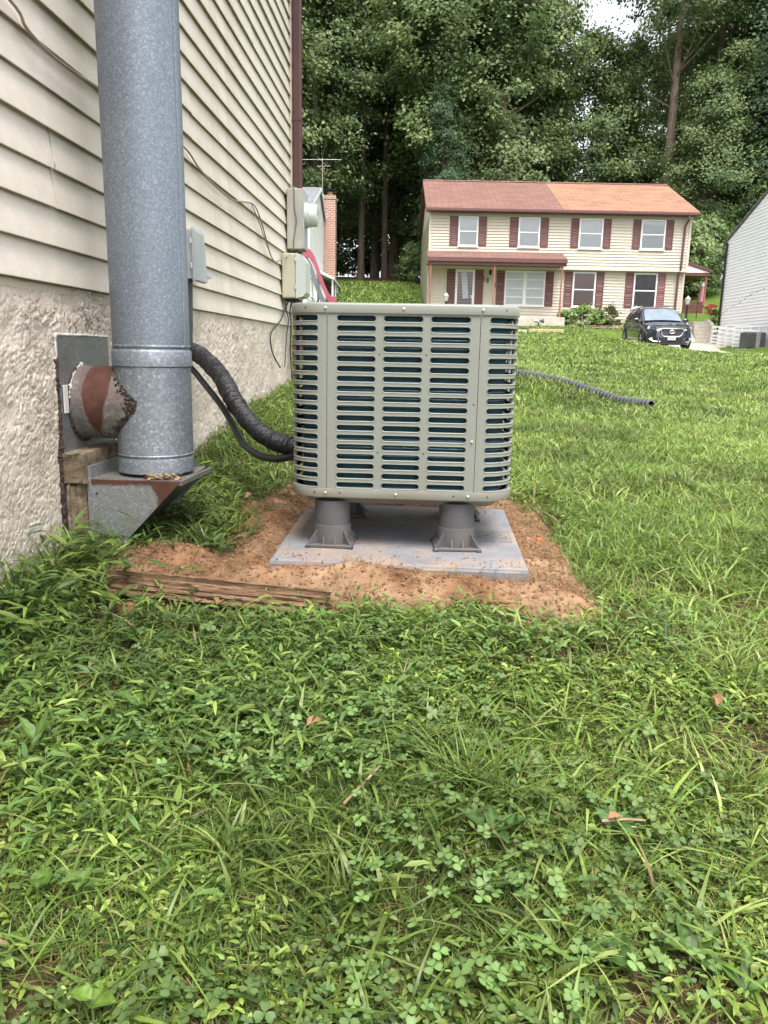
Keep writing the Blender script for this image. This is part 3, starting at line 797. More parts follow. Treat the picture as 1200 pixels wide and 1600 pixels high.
def make_riser():
    r = thing('riser', 'x', 'riser', (0, 0, 0), 0, 'risers under the condenser')
    MB().lathe([(.0575, .07), (.0575, .150)], (0, 0, 0), 40).build('tube', M['riser'], r, 40)
    MB().lathe([(.0615, .008), (.0615, .066), (.0605, .070), (.0575, .0705)], (0, 0, 0), 40).build('collar', M['riser'], r, 40)
    MB().box(-.074, .074, -.074, .074, 0, .010, .002).build('flange', M['riser'], r)
    for i in range(4):
        for off in (-.018, .018):
            g = MB().prism([(.058, .009), (.073, .009), (.060, .034)], 'y', off - .0018, off + .0018).build('gusset', M['riser'], r)
            g.rotation_euler.z = i * PI / 2
        g = MB().prism([(.058, .009), (.101, .009), (.060, .056)], 'y', -.002, .002).build('corner_gusset', M['riser'], r)
        g.rotation_euler.z = PI / 4 + i * PI / 2
        f = MB().box(.060, .078, .060, .078, -.0015, .006, .002).build('rubber_foot', M['black_rubber'], r); f.rotation_euler.z = i * PI / 2
    return r
riser = make_riser()
lab = ['grey plastic riser at the front left corner of the pad', 'grey plastic riser at the front right corner of the pad, nearest', 'grey riser deep under the condenser at the back left of the pad', 'grey riser deep under the condenser at the back right of the pad']
for i, (x, y, a) in enumerate([(-.290, 2.435, -2), (.116, 2.440, 3), (-.290, 2.90, 5), (.150, 2.90, -3)]):
    o = riser if i == 0 else copy_tree(riser)
    o.location = (x, y, .1225); o.rotation_euler.z = math.radians(a); o['label'] = lab[i]

# ------------------------------------------------------------------ condenser
AW, AR = .3535, .108                  # half width and corner radius
AX, AY = -.066, 2.7235
ZB, ZT = .312, .862
ac = thing('condenser_unit', 'grey-green outdoor air conditioning condenser with louvred sides on four risers', 'air conditioner', (AX, AY, .27), math.radians(-.5))
FL = AW - AR
ARC = AR * PI / 2
PER = 2 * FL + ARC                     # one side plus one corner
def ring_pt(s, r=0.0):
    """point on the rounded-square outline; s = 0 in the middle of the front; r pushes outwards"""
    s = (s + FL) % (4 * PER)
    i = int(s // PER); t = s - i * PER
    if t <= 2 * FL: x, y = -FL + t, -AW - r
    else:
        a = -PI / 2 + (t - 2 * FL) / AR
        x, y = FL + math.cos(a) * (AR + r), -FL + math.sin(a) * (AR + r)
    for _ in range(i): x, y = -y, x
    return x, y
def strip(mb, s0, s1, za, zb, ns, r=0.0):
    """plain rectangle on the outline"""
    vs = []
    for k in range(ns + 1):
        x, y = ring_pt(s0 + (s1 - s0) * k / ns, r)
        vs += [(x, y, za), (x, y, zb)]
    mb.add(vs, [(2 * k, 2 * k + 2, 2 * k + 3, 2 * k + 1) for k in range(ns)])
def slot_cell(mb, s0, s1, za, zb, sc, zc, hl, hh, nstr):
    """a rectangle with one rounded slot cut through it and the slot's edge turned in"""
    a = hl - hh; ne = 9
    inner = []; outer = []
    for k in range(nstr + 1):
        s = sc - a + 2 * a * k / nstr; inner.append((s, zc + hh, 0, 1)); outer.append((s, zb))
    e = [(sc + a, zb), (None, zb), (s1, zb), (s1, None), (s1, None), (s1, None), (s1, za), (None, za), (sc + a, za)]
    for k in range(1, ne - 1):
        an = PI / 2 - PI * k / (ne - 1)
        inner.append((sc + a + math.cos(an) * hh, zc + math.sin(an) * hh, math.cos(an), math.sin(an)))
        q = e[k]
        outer.append(((sc + a + s1) / 2 if q[0] is None else q[0], zc + math.sin(an) * hh if q[1] is None else q[1]))
    for k in range(nstr + 1):
        s = sc + a - 2 * a * k / nstr; inner.append((s, zc - hh, 0, -1)); outer.append((s, za))
    e = [0, (None, za), (s0, za), (s0, None), (s0, None), (s0, None), (s0, zb), (None, zb)]
    for k in range(1, ne - 1):
        an = -PI / 2 - PI * k / (ne - 1)
        inner.append((sc - a + math.cos(an) * hh, zc + math.sin(an) * hh, math.cos(an), math.sin(an)))
        q = e[k]
        outer.append(((sc - a + s0) / 2 if q[0] is None else q[0], zc + math.sin(an) * hh if q[1] is None else q[1]))
    n = len(inner)
    rows = [[(*ring_pt(s), z) for s, z in outer]]
    for inset, dep in ((-.0011, .0), (-.0002, .0016), (.0012, .0010), (.0020, -.0015), (.0020, -.009)):
        row = []
        for s, z, ds_, dz in inner:
            x, y = ring_pt(s - ds_ * inset, dep); row.append((x, y, z - dz * inset))
        rows.append(row)
    m_ = len(rows)
    mb.add([q for R_ in rows for q in R_], [(i * n + k, i * n + (k + 1) % n, (i + 1) * n + (k + 1) % n, (i + 1) * n + k) for i in range(m_ - 1) for k in range(n)])
ROWS = 18; PZ = .0302; ZC0 = .5 * (ZB + ZT) - PZ * (ROWS - 1) / 2 - .002
ZL = [ZC0 + PZ * k for k in range(ROWS)]
zlo, zhi = ZL[0] - PZ / 2, ZL[-1] + PZ / 2
PS = .2325                              # half width of the flat louvred panel between the seams
def louvre_panel():
    mb = MB()
    cols = [-.143, 0, .143]; hc = .0715
    for z in ZL:
        for c in cols: slot_cell(mb, c - hc, c + hc, z - PZ / 2, z + PZ / 2, c, z, .0610, .0100, 4)
    for (a, c) in ((-PS + .0008, -.143 - hc), (.143 + hc, PS - .0008)): strip(mb, a, c, zlo, zhi, 1)
    for (a, c) in ((ZB, zlo), (zhi, ZT)): strip(mb, -PS + .0008, PS - .0008, a, c, 1)
    strip(mb, -PS + .0008, -PS + .0010, ZB, ZT, 1, -.004)
    return mb
def corner_panel():
    mb = MB()
    c = FL + ARC / 2; h = PER / 2 - PS            # centre of the corner, half its length between seams
    s0, s1 = c - h + .0008, c + h - .0008
    q0, q1 = c - ARC / 2 - .0, c + ARC / 2 + .0
    for z in ZL: slot_cell(mb, q0, q1, z - PZ / 2, z + PZ / 2, c, z, ARC / 2 - .014, .0100, 12)
    strip(mb, s0, q0, zlo, zhi, 2); strip(mb, q1, s1, zlo, zhi, 2)
    for (a, e_) in ((ZB, zlo), (zhi, ZT)): strip(mb, s0, s1, a, e_, 20)
    return mb
def up(o):
    o.location = (0, 0, -.27); return o
lp = louvre_panel().build('louvre_panel', M['acpaint'], ac, 50, recalc=False); up(lp)
cp = corner_panel().build('corner_panel', M['acpaint'], ac, 50, recalc=False); up(cp)
for o in (lp, cp):
    for k in (1, 2, 3):
        c = o.copy(); COL.objects.link(c); c.rotation_euler.z = k * PI / 2
def hoop(mb, prof, n=96):
    """sweep a (push, z) profile round the outline"""
    vs = []
    for k in range(n):
        s = 4 * PER * k / n
        for r, z in prof: vs.append((*ring_pt(s, r), z))
    m_ = len(prof)
    mb.add(vs, [(k * m_ + i, ((k + 1) % n) * m_ + i, ((k + 1) % n) * m_ + i + 1, k * m_ + i + 1) for k in range(n) for i in range(m_ - 1)])
mb = MB(); hoop(mb, [(-.006, .857), (.0045, .857), (.0050, .859), (.0050, .880), (.0035, .8845), (.0, .887), (-.02, .889), (-.05, .889), (-.06, .880), (-.06, .86)], 128)
lid = up(mb.build('top_cover', M['acpaint'], ac, 40))
mb = MB(); hoop(mb, [(-.006, .3155), (.0040, .3155), (.0045, .314), (.0045, .292), (.003, .288), (-.015, .285), (-.05, .262), (-.09, .258), (-.3, .258)], 128)
pan = up(mb.build('base_pan', M['acpan'], ac, 40))
# fan grille, shroud, hub and blades under the top
g = MB()
for k in range(9): g.tube([(math.cos(a) * (.05 + .028 * k), math.sin(a) * (.05 + .028 * k), .884) for a in np.linspace(0, 2 * PI, 49)], .002, 5, caps=False)
for k in range(12): g.tube([(math.cos(k * PI / 6) * .04, math.sin(k * PI / 6) * .04, .880), (math.cos(k * PI / 6) * .29, math.sin(k * PI / 6) * .29, .880)], .002, 5)
up(g.build('fan_grille', M['black_plastic'], ac))
up(MB().lathe([(.0, .83), (.05, .83), (.05, .74), (.0, .74)], (0, 0, 0), 20).build('fan_motor', M['dark'], ac, 40))
for k in range(4):
    f = MB(); a0 = k * PI / 2
    vs = []
    for i in range(6):
        for (da, dz) in ((-.35, .80), (.35, .84)):
            r = .05 + .042 * i; vs.append((math.cos(a0 + da) * r, math.sin(a0 + da) * r, dz))
    f.add(vs, [(2 * i, 2 * i + 1, 2 * i + 3, 2 * i + 2) for i in range(5)])
    up(f.build('fan_blade', M['dark'], ac))
mb = MB(); hoop(mb, [(-.052, .30), (-.030, .30), (-.030, .852), (-.052, .852)], 96)
coil = up(mb.build('coil', M['coil'], ac, 40))
mb = MB(); hoop(mb, [(-.30, .855), (-.04, .855)], 64)
tubes = MB(); hoop(tubes, [(-.0295 + .0035 * math.cos(a), .0035 * math.sin(a)) for a in np.linspace(-PI / 2, PI / 2, 5)], 96)
t0 = tubes.build('coil_tube', M['tubing'], ac, 60)
for k in range(21):
    c = t0 if k == 0 else t0.copy()
    if k: COL.objects.link(c)
    c.location = (0, 0, .318 + k * .0257 - .27)
up(MB().box(-.24, .24, -.24, .24, .30, .70).build('inner_baffle', M['dark'], ac))
sc = MB().lathe([(.0048, 0), (.0048, .0015), (.0032, .002), (.0032, .0045), (.0022, .0055), (0, .0055)], (0, 0, 0), 8, 'y').build('screw', M['screw'], ac, 40)
pl = [(-.237, .871), (.0, .871), (.238, .871), (-.236, .303), (-.012, .303), (.215, .303), (.2205, .475)]
for k, (x, z) in enumerate(pl):
    c = sc if k == 0 else sc.copy()
    if k: COL.objects.link(c)
    x2, y2 = ring_pt(x, .0048 if z > .86 or z < .31 else 0); c.location = (x2, y2, z - .27); c.rotation_euler.z = PI
    if x > FL or x < -FL: c.rotation_euler.z = PI + (x - math.copysign(FL, x)) / AR
hl = MB().lathe([(.0026, 0), (.0026, .0006), (0, .0006)], (0, 0, 0), 8, 'y').build('screw_hole', M['dark'], ac)
for k, (x, z) in enumerate([(-.0715, ZL[13] + PZ / 2), (.0715, ZL[13] + PZ / 2), (-.0715, ZL[3] + PZ / 2), (.0715, ZL[3] + PZ / 2), (.221, .590), (-.27, .303), (-.19, .303), (.17, .303), (.275, .303), (-.30, .872), (.31, .872)]):
    c = hl if k == 0 else hl.copy()
    if k: COL.objects.link(c)
    x2, y2 = ring_pt(x, .0050 if z > .86 or z < .31 else 0.0); c.location = (x2, y2, z - .27); c.rotation_euler.z = PI
    if abs(x) > FL: c.rotation_euler.z = PI + (x - math.copysign(FL, x)) / AR

# ------------------------------------------------------------------ rotten landscape timber, drain pipe, odds and ends
tm = plank_mesh(.66, .12, .070, 12, 40, .012, 14).build('landscape_timber', M['wood_rot'], None, 28)
tm.location = (-.905, 2.115, .068); tm.rotation_euler = (math.radians(-16), math.radians(2), math.radians(-5.5))
tag(tm, 'rotten split landscape timber lying at the front edge of the clay', 'timber')

pts = []
cp_ = [(.7, 10.9), (1.1, 10.62), (1.35, 10.35), (1.75, 9.9), (2.05, 9.48), (2.28, 9.08), (2.505, 8.63)]
P = spline([(x, y, float(ground_z(x, y)) + .035 + (.0 if i < 6 else .012)) for i, (x, y) in enumerate(cp_)], 70)
seg = [0.0]
for i in range(1, len(P)): seg.append(seg[-1] + (P[i] - P[i - 1]).length)
def along(d):
    i = int(np.clip(np.searchsorted(seg, d), 1, len(P) - 1)); f = (d - seg[i - 1]) / max(1e-6, seg[i] - seg[i - 1])
    return P[i - 1].lerp(P[i], min(1, max(0, f)))
dp = thing('drain_pipe', 'black corrugated drain pipe lying across the lawn behind the condenser', 'pipe', P[-1])
MB().tube([along(seg[-1] * k / 200) for k in range(201)], .042, 16, caps=False).build('tube', M['black_rubber'], dp, 60, world=True)
rb = MB(); dd_ = seg[-1]
while dd_ > .1:                                          # the raised corrugations, coloured pale for sky sheen, one ring after the other
    rb.tube([along(dd_), along(dd_ - .005), along(dd_ - .021), along(dd_ - .026)], [.043, .058, .058, .043], 16, caps=False)
    dd_ -= .060
tag(rb.build('corrugation', M['drain'], dp, 30, world=True), kind='stuff')
MB().tube([along(seg[-1] + .002), along(seg[-1] - .5)], .036, 16, caps=False).build('bore', M['dark'], dp, world=True)

ob = blobs('plastic_scrap', M['orange_bit'], None, [(.424, 2.665, float(soil_z(np.array(.424), np.array(2.665))) + .006)], .012, .013, 2)
tag(ob, 'small bright orange scrap on the clay right of the pad', 'scrap')

rg = np.random.default_rng(31)
pts = []
while len(pts) < 9000:
    x, y = rg.uniform(-1.05, .70), rg.uniform(1.9, 3.6)
    if float(soil_d(np.array(x), np.array(y))) < .03 and not (-.46 < x < .335 and 2.2 < y < 3.08): pts.append((x, y))
pa = np.array(pts); zz = soil_z(pa[:, 0], pa[:, 1])
o = blobs('soil_clods', M['clod'], None, [(x, y, z + .001) for (x, y), z in zip(pts, zz)], .0012, .0078, 12)
tag(o, 'loose clods of red clay scattered round the pad', 'clods', kind='stuff')
pts = [(rg.uniform(-.44, .31), rg.choice([rg.uniform(2.2, 2.30), rg.uniform(2.25, 3.05)])) for _ in range(260)]
o = blobs('soil_crumbs', M['clod'], None, [(x, y, .1225) for (x, y) in pts], .0010, .0036, 14)
tag(o, 'crumbs of clay spilled on top of the grey pad', 'crumbs', kind='stuff')
# ------------------------------------------------------------------ neighbouring houses (frame: u to the right, D away, along the street's lines)
def UD(u, D, z=0.0):
    q = R0 * u + F0 * D
    return (q.x, q.y, z)
def gz(u, D):
    q = UD(u, D); return float(ground_z(np.array(q[0]), np.array(q[1])))
def glass_mat():
    m, n, l, p = new_mat('window_glass')
    tr = n.new('ShaderNodeBsdfTransparent'); gl = node(n, 'ShaderNodeBsdfGlossy', Roughness=.03)
    lw = node(n, 'ShaderNodeFresnel', IOR=1.5)
    mx = n.new('ShaderNodeMixShader'); l.new(lw.outputs[0], mx.inputs[0]); l.new(tr.outputs[0], mx.inputs[1]); l.new(gl.outputs[0], mx.inputs[2])
    l.new(mx.outputs[0], n['Material Output'].inputs['Surface'])
    return m
M['glass'] = glass_mat()
def brick_mat(name, c1, c2, mortar, scale, rot=(0, 0, 0)):
    m, n, l, p = new_mat(name)
    tc = n.new('ShaderNodeTexCoord'); sp = n.new('ShaderNodeSeparateXYZ'); cb = n.new('ShaderNodeCombineXYZ')
    ad = node(n, 'ShaderNodeMath', operation='ADD')
    l.new(tc.outputs['Object'], sp.inputs[0]); l.new(sp.outputs['X'], ad.inputs[0]); l.new(sp.outputs['Y'], ad.inputs[1])
    l.new(ad.outputs[0], cb.inputs['X']); l.new(sp.outputs['Z'], cb.inputs['Y'])
    bt = node(n, 'ShaderNodeTexBrick', Scale=scale); bt.inputs['Color1'].default_value = (*c1, 1); bt.inputs['Color2'].default_value = (*c2, 1); bt.inputs['Mortar'].default_value = (*mortar, 1)
    bt.inputs['Mortar Size'].default_value = .030; bt.inputs['Brick Width'].default_value = .5; bt.inputs['Row Height'].default_value = .18
    l.new(cb.outputs[0], bt.inputs['Vector'])
    l.new(bt.outputs['Color'], p.inputs['Base Color']); p.inputs['Roughness'].default_value = .9
    b = node(n, 'ShaderNodeBump', Strength=.5, Distance=.02); l.new(bt.outputs['Fac'], b.inputs['Height']); b.invert = True; l.new(b.outputs['Normal'], p.inputs['Normal'])
    return m
M['brick'] = brick_mat('red_brick', (.36, .13, .085), (.25, .085, .06), (.55, .48, .42), 1.75)
def shingle_mat(name, c1, c2, c3):
    m, n, l, p = new_mat(name)
    v = coords(n, l)
    bt = node(n, 'ShaderNodeTexBrick', Scale=1.0); bt.offset = .5
    bt.inputs['Color1'].default_value = (*c1, 1); bt.inputs['Color2'].default_value = (*c2, 1); bt.inputs['Mortar'].default_value = (*[q * .55 for q in c2], 1)
    bt.inputs['Brick Width'].default_value = .65; bt.inputs['Row Height'].default_value = .24; bt.inputs['Mortar Size'].default_value = .018; bt.inputs['Bias'].default_value = -.1
    l.new(v, bt.inputs['Vector'])
    nz = node(n, 'ShaderNodeTexNoise', Scale=.9, Detail=6.0); l.new(v, nz.inputs['Vector'])
    r = ramp(n, [(.4, (0, 0, 0)), (.7, (.8, .8, .8))]); l.new(nz.outputs['Fac'], r.inputs['Fac'])
    mx = n.new('ShaderNodeMixRGB'); mx.inputs[2].default_value = (*c3, 1); l.new(r.outputs[0], mx.inputs[0]); l.new(bt.outputs['Color'], mx.inputs[1])
    l.new(mx.outputs[0], p.inputs['Base Color']); p.inputs['Roughness'].default_value = .9
    return m
M['roof_old'] = shingle_mat('faded_red_shingles', (.215, .112, .088), (.145, .073, .058), (.15, .074, .060))
M['roof_new'] = shingle_mat('orange_shingles', (.33, .172, .108), (.195, .095, .062), (.28, .142, .088))
M['roof_grey'] = shingle_mat('grey_shingles', (.20, .205, .22), (.15, .155, .17), (.18, .185, .2))

def siding(mb, x0, x1, z0, z1, y, ex=.150, face='y', d=.042):
    """lapped courses on a wall that faces -y (or +x / -x): one stepped sheet"""
    n_ = max(1, int(round((z1 - z0) / ex))); e = (z1 - z0) / n_
    for k in range(n_):
        a = z0 + k * e; c = a + e
        if face == 'y': pr = [(y, a), (y - d, a), (y - .002, c), (y, c)]; mb.prism(pr, 'x', x0, x1)
        elif face == '-x': pr = [(y, a), (y - d, a), (y - .002, c), (y, c)]; mb.prism(pr, 'y', x0, x1)
        else: pr = [(y, a), (y + d, a), (y + .002, c), (y, c)]; mb.prism(pr, 'y', x0, x1)
def window(par, x0, x1, z0, z1, y, blind, name='window', rails=1, mull=False):
    w = MB()
    f = .075
    w.box(x0, x0 + f, y - .06, y, z0, z1); w.box(x1 - f, x1, y - .06, y, z0, z1)
    w.box(x0 + f, x1 - f, y - .06, y, z1 - f, z1); w.box(x0 + f, x1 - f, y - .06, y, z0, z0 + f)
    o = w.build(name, M['white_paint'], par)
    r = MB(); zm = (z0 + z1) / 2
    for k in range(rails):
        zz = z0 + (z1 - z0) * (k + 1) / (rails + 1); r.box(x0 + f, x1 - f, y - .05, y - .005, zz - .03, zz + .03)
    if mull: r.box((x0 + x1) / 2 - .09, (x0 + x1) / 2 + .09, y - .058, y - .001, z0 + f, z1 - f)
    r.build('sash_rail', M['white_paint'], o)
    MB().box(x0 + f, x1 - f, y - .032, y - .028, z0 + f, z1 - f).build('pane', M['glass'], o)
    MB().box(x0 + f, x1 - f, y - .022, y - .012, z0 + f, z1 - f).build('blind', blind, o)
    MB().box(x0 - .03, x1 + .03, y - .09, y - .061, z0 - .05, z0 + .012).build('sill', M['white_paint'], o)
    return o
def shutter(par, x0, x1, z0, z1, y, mat):
    o = MB()
    t = .05
    o.box(x0, x0 + t, y - .045, y, z0, z1); o.box(x1 - t, x1, y - .045, y, z0, z1)
    zm = z0 + (z1 - z0) * .46
    for (a, c) in ((z0, z0 + .07), (zm - .04, zm + .04), (z1 - .07, z1)): o.box(x0 + t, x1 - t, y - .045, y, a, c)
    o.box(x0 + t, x1 - t, y - .020, y, z0 + .07, z1 - .07)
    n_ = 14
    for k in range(n_):
        zz = z0 + .09 + (z1 - z0 - .18) * k / n_
        o.add([(x0 + t, y - .022, zz + .06), (x1 - t, y - .022, zz + .06), (x1 - t, y - .038, zz), (x0 + t, y - .038, zz)], [(0, 1, 2, 3)])
    return o.build('shutter', mat, par)

hs = thing('twin_house', 'cream two-storey twin house with red shutters and two-tone red roof', 'house', UD(2.1, 42, 0), YAW)
HX = lambda a: a * 1.1667 - 2.1
HZ = lambda a: .75 + (a - .75) * 1.1667
W_ = 13.62
core = MB()
core.box(.02, W_ - .02, .32, 9.8, 1.2, 5.2); core.box(0.02, W_ - .02, .02, 10.0, 5.14, 7.86)
core.build('wall_core', M['tan_siding'], hs)
mb = MB(); siding(mb, 0, W_, 5.16, 7.80, .02); siding(mb, 0, W_, 2.60, 5.05, .32); siding(mb, .02, 10.0, 5.16, 7.80, W_ - .02, face='+x'); siding(mb, .32, 9.8, 2.6, 5.05, W_ - .02, face='+x')
siding(mb, .02, 10.0, 2.6, 7.80, .02, face='-x')
tag(mb.build('siding', M['tan_siding'], hs), kind='stuff')
MB().prism([(.02, 7.84), (10.0, 7.84), (5.0, 10.12)], 'x', .03, W_ - .03).build('gable', M['tan_siding'], hs)
MB().box(.0, W_, .30, 9.82, 1.2, 2.58, .0).build('foundation', M['conc'], hs)
MB().box(-.02, W_ + .02, -.02, .30, 5.06, 5.155).build('overhang_trim', M['vinyl_trim'], hs)
for x in (-.03, W_ - .07): MB().box(x, x + .10, -.03, .06, 5.155, 7.82).build('corner_trim', M['vinyl_trim'], hs)
for x in (-.03, W_ - .07): MB().box(x, x + .10, .27, .36, 2.58, 5.05).build('corner_trim', M['vinyl_trim'], hs)
split = HX(7.66)
def roof_half(x0, x1, mat, nm):
    mb = MB()
    mb.prism([(-.42, 7.90), (-.42, 7.98), (5.0, 10.36), (10.4, 7.98), (10.4, 7.90), (5.0, 10.24)], 'x', x0, x1)
    return mb.build(nm, mat, hs)
tag(roof_half(-.22, split - .01, M['roof_old'], 'roof'), 'faded brown-red shingle roof half')
rf = tag(roof_half(split, W_ + .25, M['roof_new'], 'roof'), 'newer orange shingle roof half')
MB().prism([(4.85, 10.33), (5.0, 10.41), (5.15, 10.33)], 'x', -.22, W_ + .25).build('ridge_cap', M['roof_old'], rf)
g_ = MB().box(-.22, W_ + .25, -.56, -.425, 7.80, 7.95, .02).build('gutter', M['red_trim'], hs)
MB().box(-.18, W_ + .2, -.42, .02, 7.80, 7.86).build('soffit', M['red_trim'], hs)
for x in (-.22, W_ + .22): MB().prism([(-.42, 7.80), (-.42, 7.97), (5.0, 10.34), (10.4, 7.97), (10.4, 7.8), (5.0, 10.12)], 'x', x - .015, x + .03).build('rake_board', M['red_trim'], hs)
MB().tube([(W_ - .30, -.49, 7.85), (W_ - .30, -.49, 7.62), (W_ - .32, -.08, 7.35), (W_ - .34, -.08, 5.25), (W_ - .36, .16, 4.95), (W_ - .36, .20, 2.3)], .055, 8).build('downspout', M['red_trim'], hs)
up_w = [(HX(3.087), HX(3.972)), (HX(5.773), HX(6.735)), (HX(8.485), HX(9.557)), (HX(11.255), HX(12.349))]
for i, (a, c) in enumerate(up_w):
    window(hs, a, c, HZ(5.37), HZ(6.645), .0, M['blind'])
    sw = .43 if i < 2 else .40
    shutter(hs, a - sw - .02, a - .02, HZ(5.37) + .03, HZ(6.64), .0, M['shutter']); shutter(hs, c + .02, c + .02 + sw, HZ(5.37) + .03, HZ(6.64), .0, M['shutter'])
for i, (a, c) in enumerate([(HX(8.417), HX(9.463)), (HX(11.198), HX(12.269))]):
    window(hs, a, c, HZ(2.84), HZ(4.385), .30, M['blind_red'] if i == 0 else M['room'])  # right window: a dark panel, the dim room's shade put into its colour
    shutter(hs, a - .44, a - .02, HZ(2.84) + .02, HZ(4.385), .30, M['shutter']); shutter(hs, c + .02, c + .44, HZ(2.84) + .02, HZ(4.385), .30, M['shutter'] if i == 0 else M['shutter_faded'])
# picture window, entrance door
window(hs, HX(5.319), HX(7.153), HZ(2.847), HZ(4.381), .30, M['blind'], rails=3, mull=True)
shutter(hs, HX(5.319) - .45, HX(5.319) - .03, HZ(2.847), HZ(4.38), .30, M['shutter']); shutter(hs, HX(7.153) + .03, HX(7.153) + .45, HZ(2.847), HZ(4.38), .30, M['shutter'])
x0, x1, z0, z1 = HX(3.06), HX(3.938), 2.60, HZ(4.395)
d_ = MB(); d_.box(x0, x0 + .11, .24, .30, z0, z1); d_.box(x1 - .11, x1, .24, .30, z0, z1); d_.box(x0 + .11, x1 - .11, .24, .30, z1 - .12, z1); d_.box(x0 + .11, x1 - .11, .24, .30, z0, z0 + .15)
dd = d_.build('storm_door', M['white_paint'], hs)
MB().box(x0 + .11, x1 - .11, .262, .268, z0 + .15, z1 - .12).build('pane', M['glass'], dd)
MB().box(x0 + .11, x1 - .11, .280, .295, z0 + .15, z1 - .12).build('door_leaf', M['door'], dd)
MB().add([(x0 + .30, .272, z1 - .14), (x0 + .60, .272, z1 - .14), (x0 + .72, .272, z0 + .95), (x0 + .42, .272, z0 + .9)], [(0, 1, 2, 3)]).build('curtain', M['blind'], dd)
MB().box(x1 - .20, x1 - .12, .225, .245, z0 + .95, z0 + 1.10, .01).build('handle', M['screw'], dd)
shutter(hs, x0 - .46, x0 - .03, z0 + .05, z1, .30, M['shutter']); shutter(hs, x1 + .03, x1 + .46, z0 + .05, z1, .30, M['shutter'])
# porch
PD = -1.25
pr = MB().prism([(.02, 5.80), (PD - .12, 5.36), (PD - .12, 5.44), (.02, 5.90)], 'x', -.12, 7.0).build('porch_roof', M['roof_old'], hs)
MB().box(-.12, 7.0, PD - .19, PD - .122, 5.22, 5.44, .01).build('porch_gutter', M['red_trim'], pr)
MB().box(-.10, 6.98, PD - .10, .30, 5.16, 5.24).build('porch_ceiling', M['red_trim'], pr)
MB().box(-.10, 6.98, PD - .10, PD + .06, 5.08, 5.16).build('porch_beam', M['red_trim'], pr)
MB().prism([(.0, 5.78), (PD - .08, 5.36), (PD - .08, 5.25), (.0, 5.25)], 'x', 6.93, 6.97).build('porch_gable', M['red_trim'], pr)
MB().box(-.15, 7.05, PD - .15, .30, 1.4, 2.56, .02).build('porch_slab', M['conc'], hs)
for x in (.05, 3.32, 6.78):
    MB().lathe([(.055, 2.56), (.055, 3.3), (.04, 3.38), (.05, 3.45), (.035, 3.6), (.042, 4.2), (.036, 4.5), (.05, 4.56), (.04, 4.62), (.055, 4.7), (.055, 5.08)], (x, PD, 0), 8).build('porch_post', M['post_red'], hs, 30)
nums = {'4': [(-.03, .0, .10, .02), (.045, -.02, .03, .23), (-.03, .0, .025, .20)], '8': [(-.05, -.02, .10, .03), (-.05, .09, .10, .03), (-.05, .19, .10, .03), (-.05, -.02, .03, .24), (.03, -.02, .03, .24)], '1': [(0, -.02, .03, .24), (-.03, .17, .05, .03)]}
for ch, x, z in (('4', HX(4.34), HZ(3.93)), ('8', HX(4.52), HZ(3.87)), ('1', HX(4.87), HZ(3.66))):
    q = MB()
    if ch == '4':
        q.box(x - .07, x + .06, .262, .28, z + .06, z + .09); q.box(x + .01, x + .045, .262, .28, z - .04, z + .20); q.prism([(x - .07, z + .07), (x - .04, z + .07), (x + .03, z + .20), (x + .0, z + .20)], 'y', .262, .28)
    else:
        for (a, bz, w2, h2) in nums[ch]: q.box(x + a, x + a + w2, .262, .28, z + bz, z + bz + h2)
    tag(q.build('house_number', M['dark'], hs), 'dark house number digit %s' % ch)
ln = MB().lathe([(.03, .22), (.07, .18), (.055, .0), (.02, -.04)], (HX(4.63), .16, HZ(4.2)), 8).build('porch_lantern', M['dark'], hs)
# side porch with closed deck rail
sp_ = MB().prism([(W_ + .02, 5.98), (W_ + 2.05, 5.36), (W_ + 2.05, 5.22), (W_ + .02, 5.80)], 'y', 1.6, 5.5).build('side_porch_roof', M['red_trim'], hs)
MB().prism([(W_ + .02, 5.79), (W_ + 1.95, 5.22), (W_ + .02, 5.20)], 'y', 1.66, 1.70).build('gable_panel', M['white_siding'], sp_)
MB().box(W_ + .02, W_ + 1.95, 1.66, 5.4, 5.05, 5.18).build('beam', M['deck'], sp_)
MB().box(W_ + .02, W_ + 2.6, 1.4, 5.6, 2.4, 2.62).build('deck_floor', M['deck'], hs)
for (x, y) in ((W_ + 1.78, 1.78), (W_ + .75, 5.2), (W_ + 1.78, 5.2)):
    MB().lathe([(.07, 2.6), (.07, 3.6), (.045, 3.7), (.06, 3.8), (.05, 4.6), (.065, 4.7), (.07, 5.05)], (x, y, 0), 8).build('porch_post', M['post_red'], hs, 30)
for k in range(6):
    MB().box(W_ + .10, W_ + 1.70, 1.74, 1.78, 2.70 + k * .17, 2.85 + k * .17).build('rail_board', M['deck'], hs)
M['red_paint'] = pm('red_painted_wood', (.35, .045, .03), (.25, .035, .025), 5, .6)
for k in range(7): MB().box(W_ + 2.55, W_ + 2.62, 2.0 + k * .42, 2.30 + k * .42, 2.62, 3.45).build('rail_picket', M['red_paint'], hs)
MB().box(W_ + 2.53, W_ + 2.64, 1.9, 5.2, 3.45, 3.52).build('top_rail', M['red_paint'], hs)
ub = thing('patio_umbrella', 'closed pink patio umbrella standing on the side deck', 'umbrella', UD(17.65, 44.6, 2.62), YAW)
MB().lathe([(.0, 2.18), (.10, 2.14), (.13, 1.95), (.10, 1.93)], (0, 0, 0), 12).build('cap', M['white_paint'], ub, 40)
MB().lathe([(.10, 1.95), (.15, 1.6), (.20, 1.2), (.26, .80), (.20, .78)], (0, 0, 0), 14).build('canopy', M['pink_cloth'], ub, 20)
MB().tube([(0, 0, 0), (0, 0, 2.0)], .025, 8).build('pole', M['white_paint'], ub)
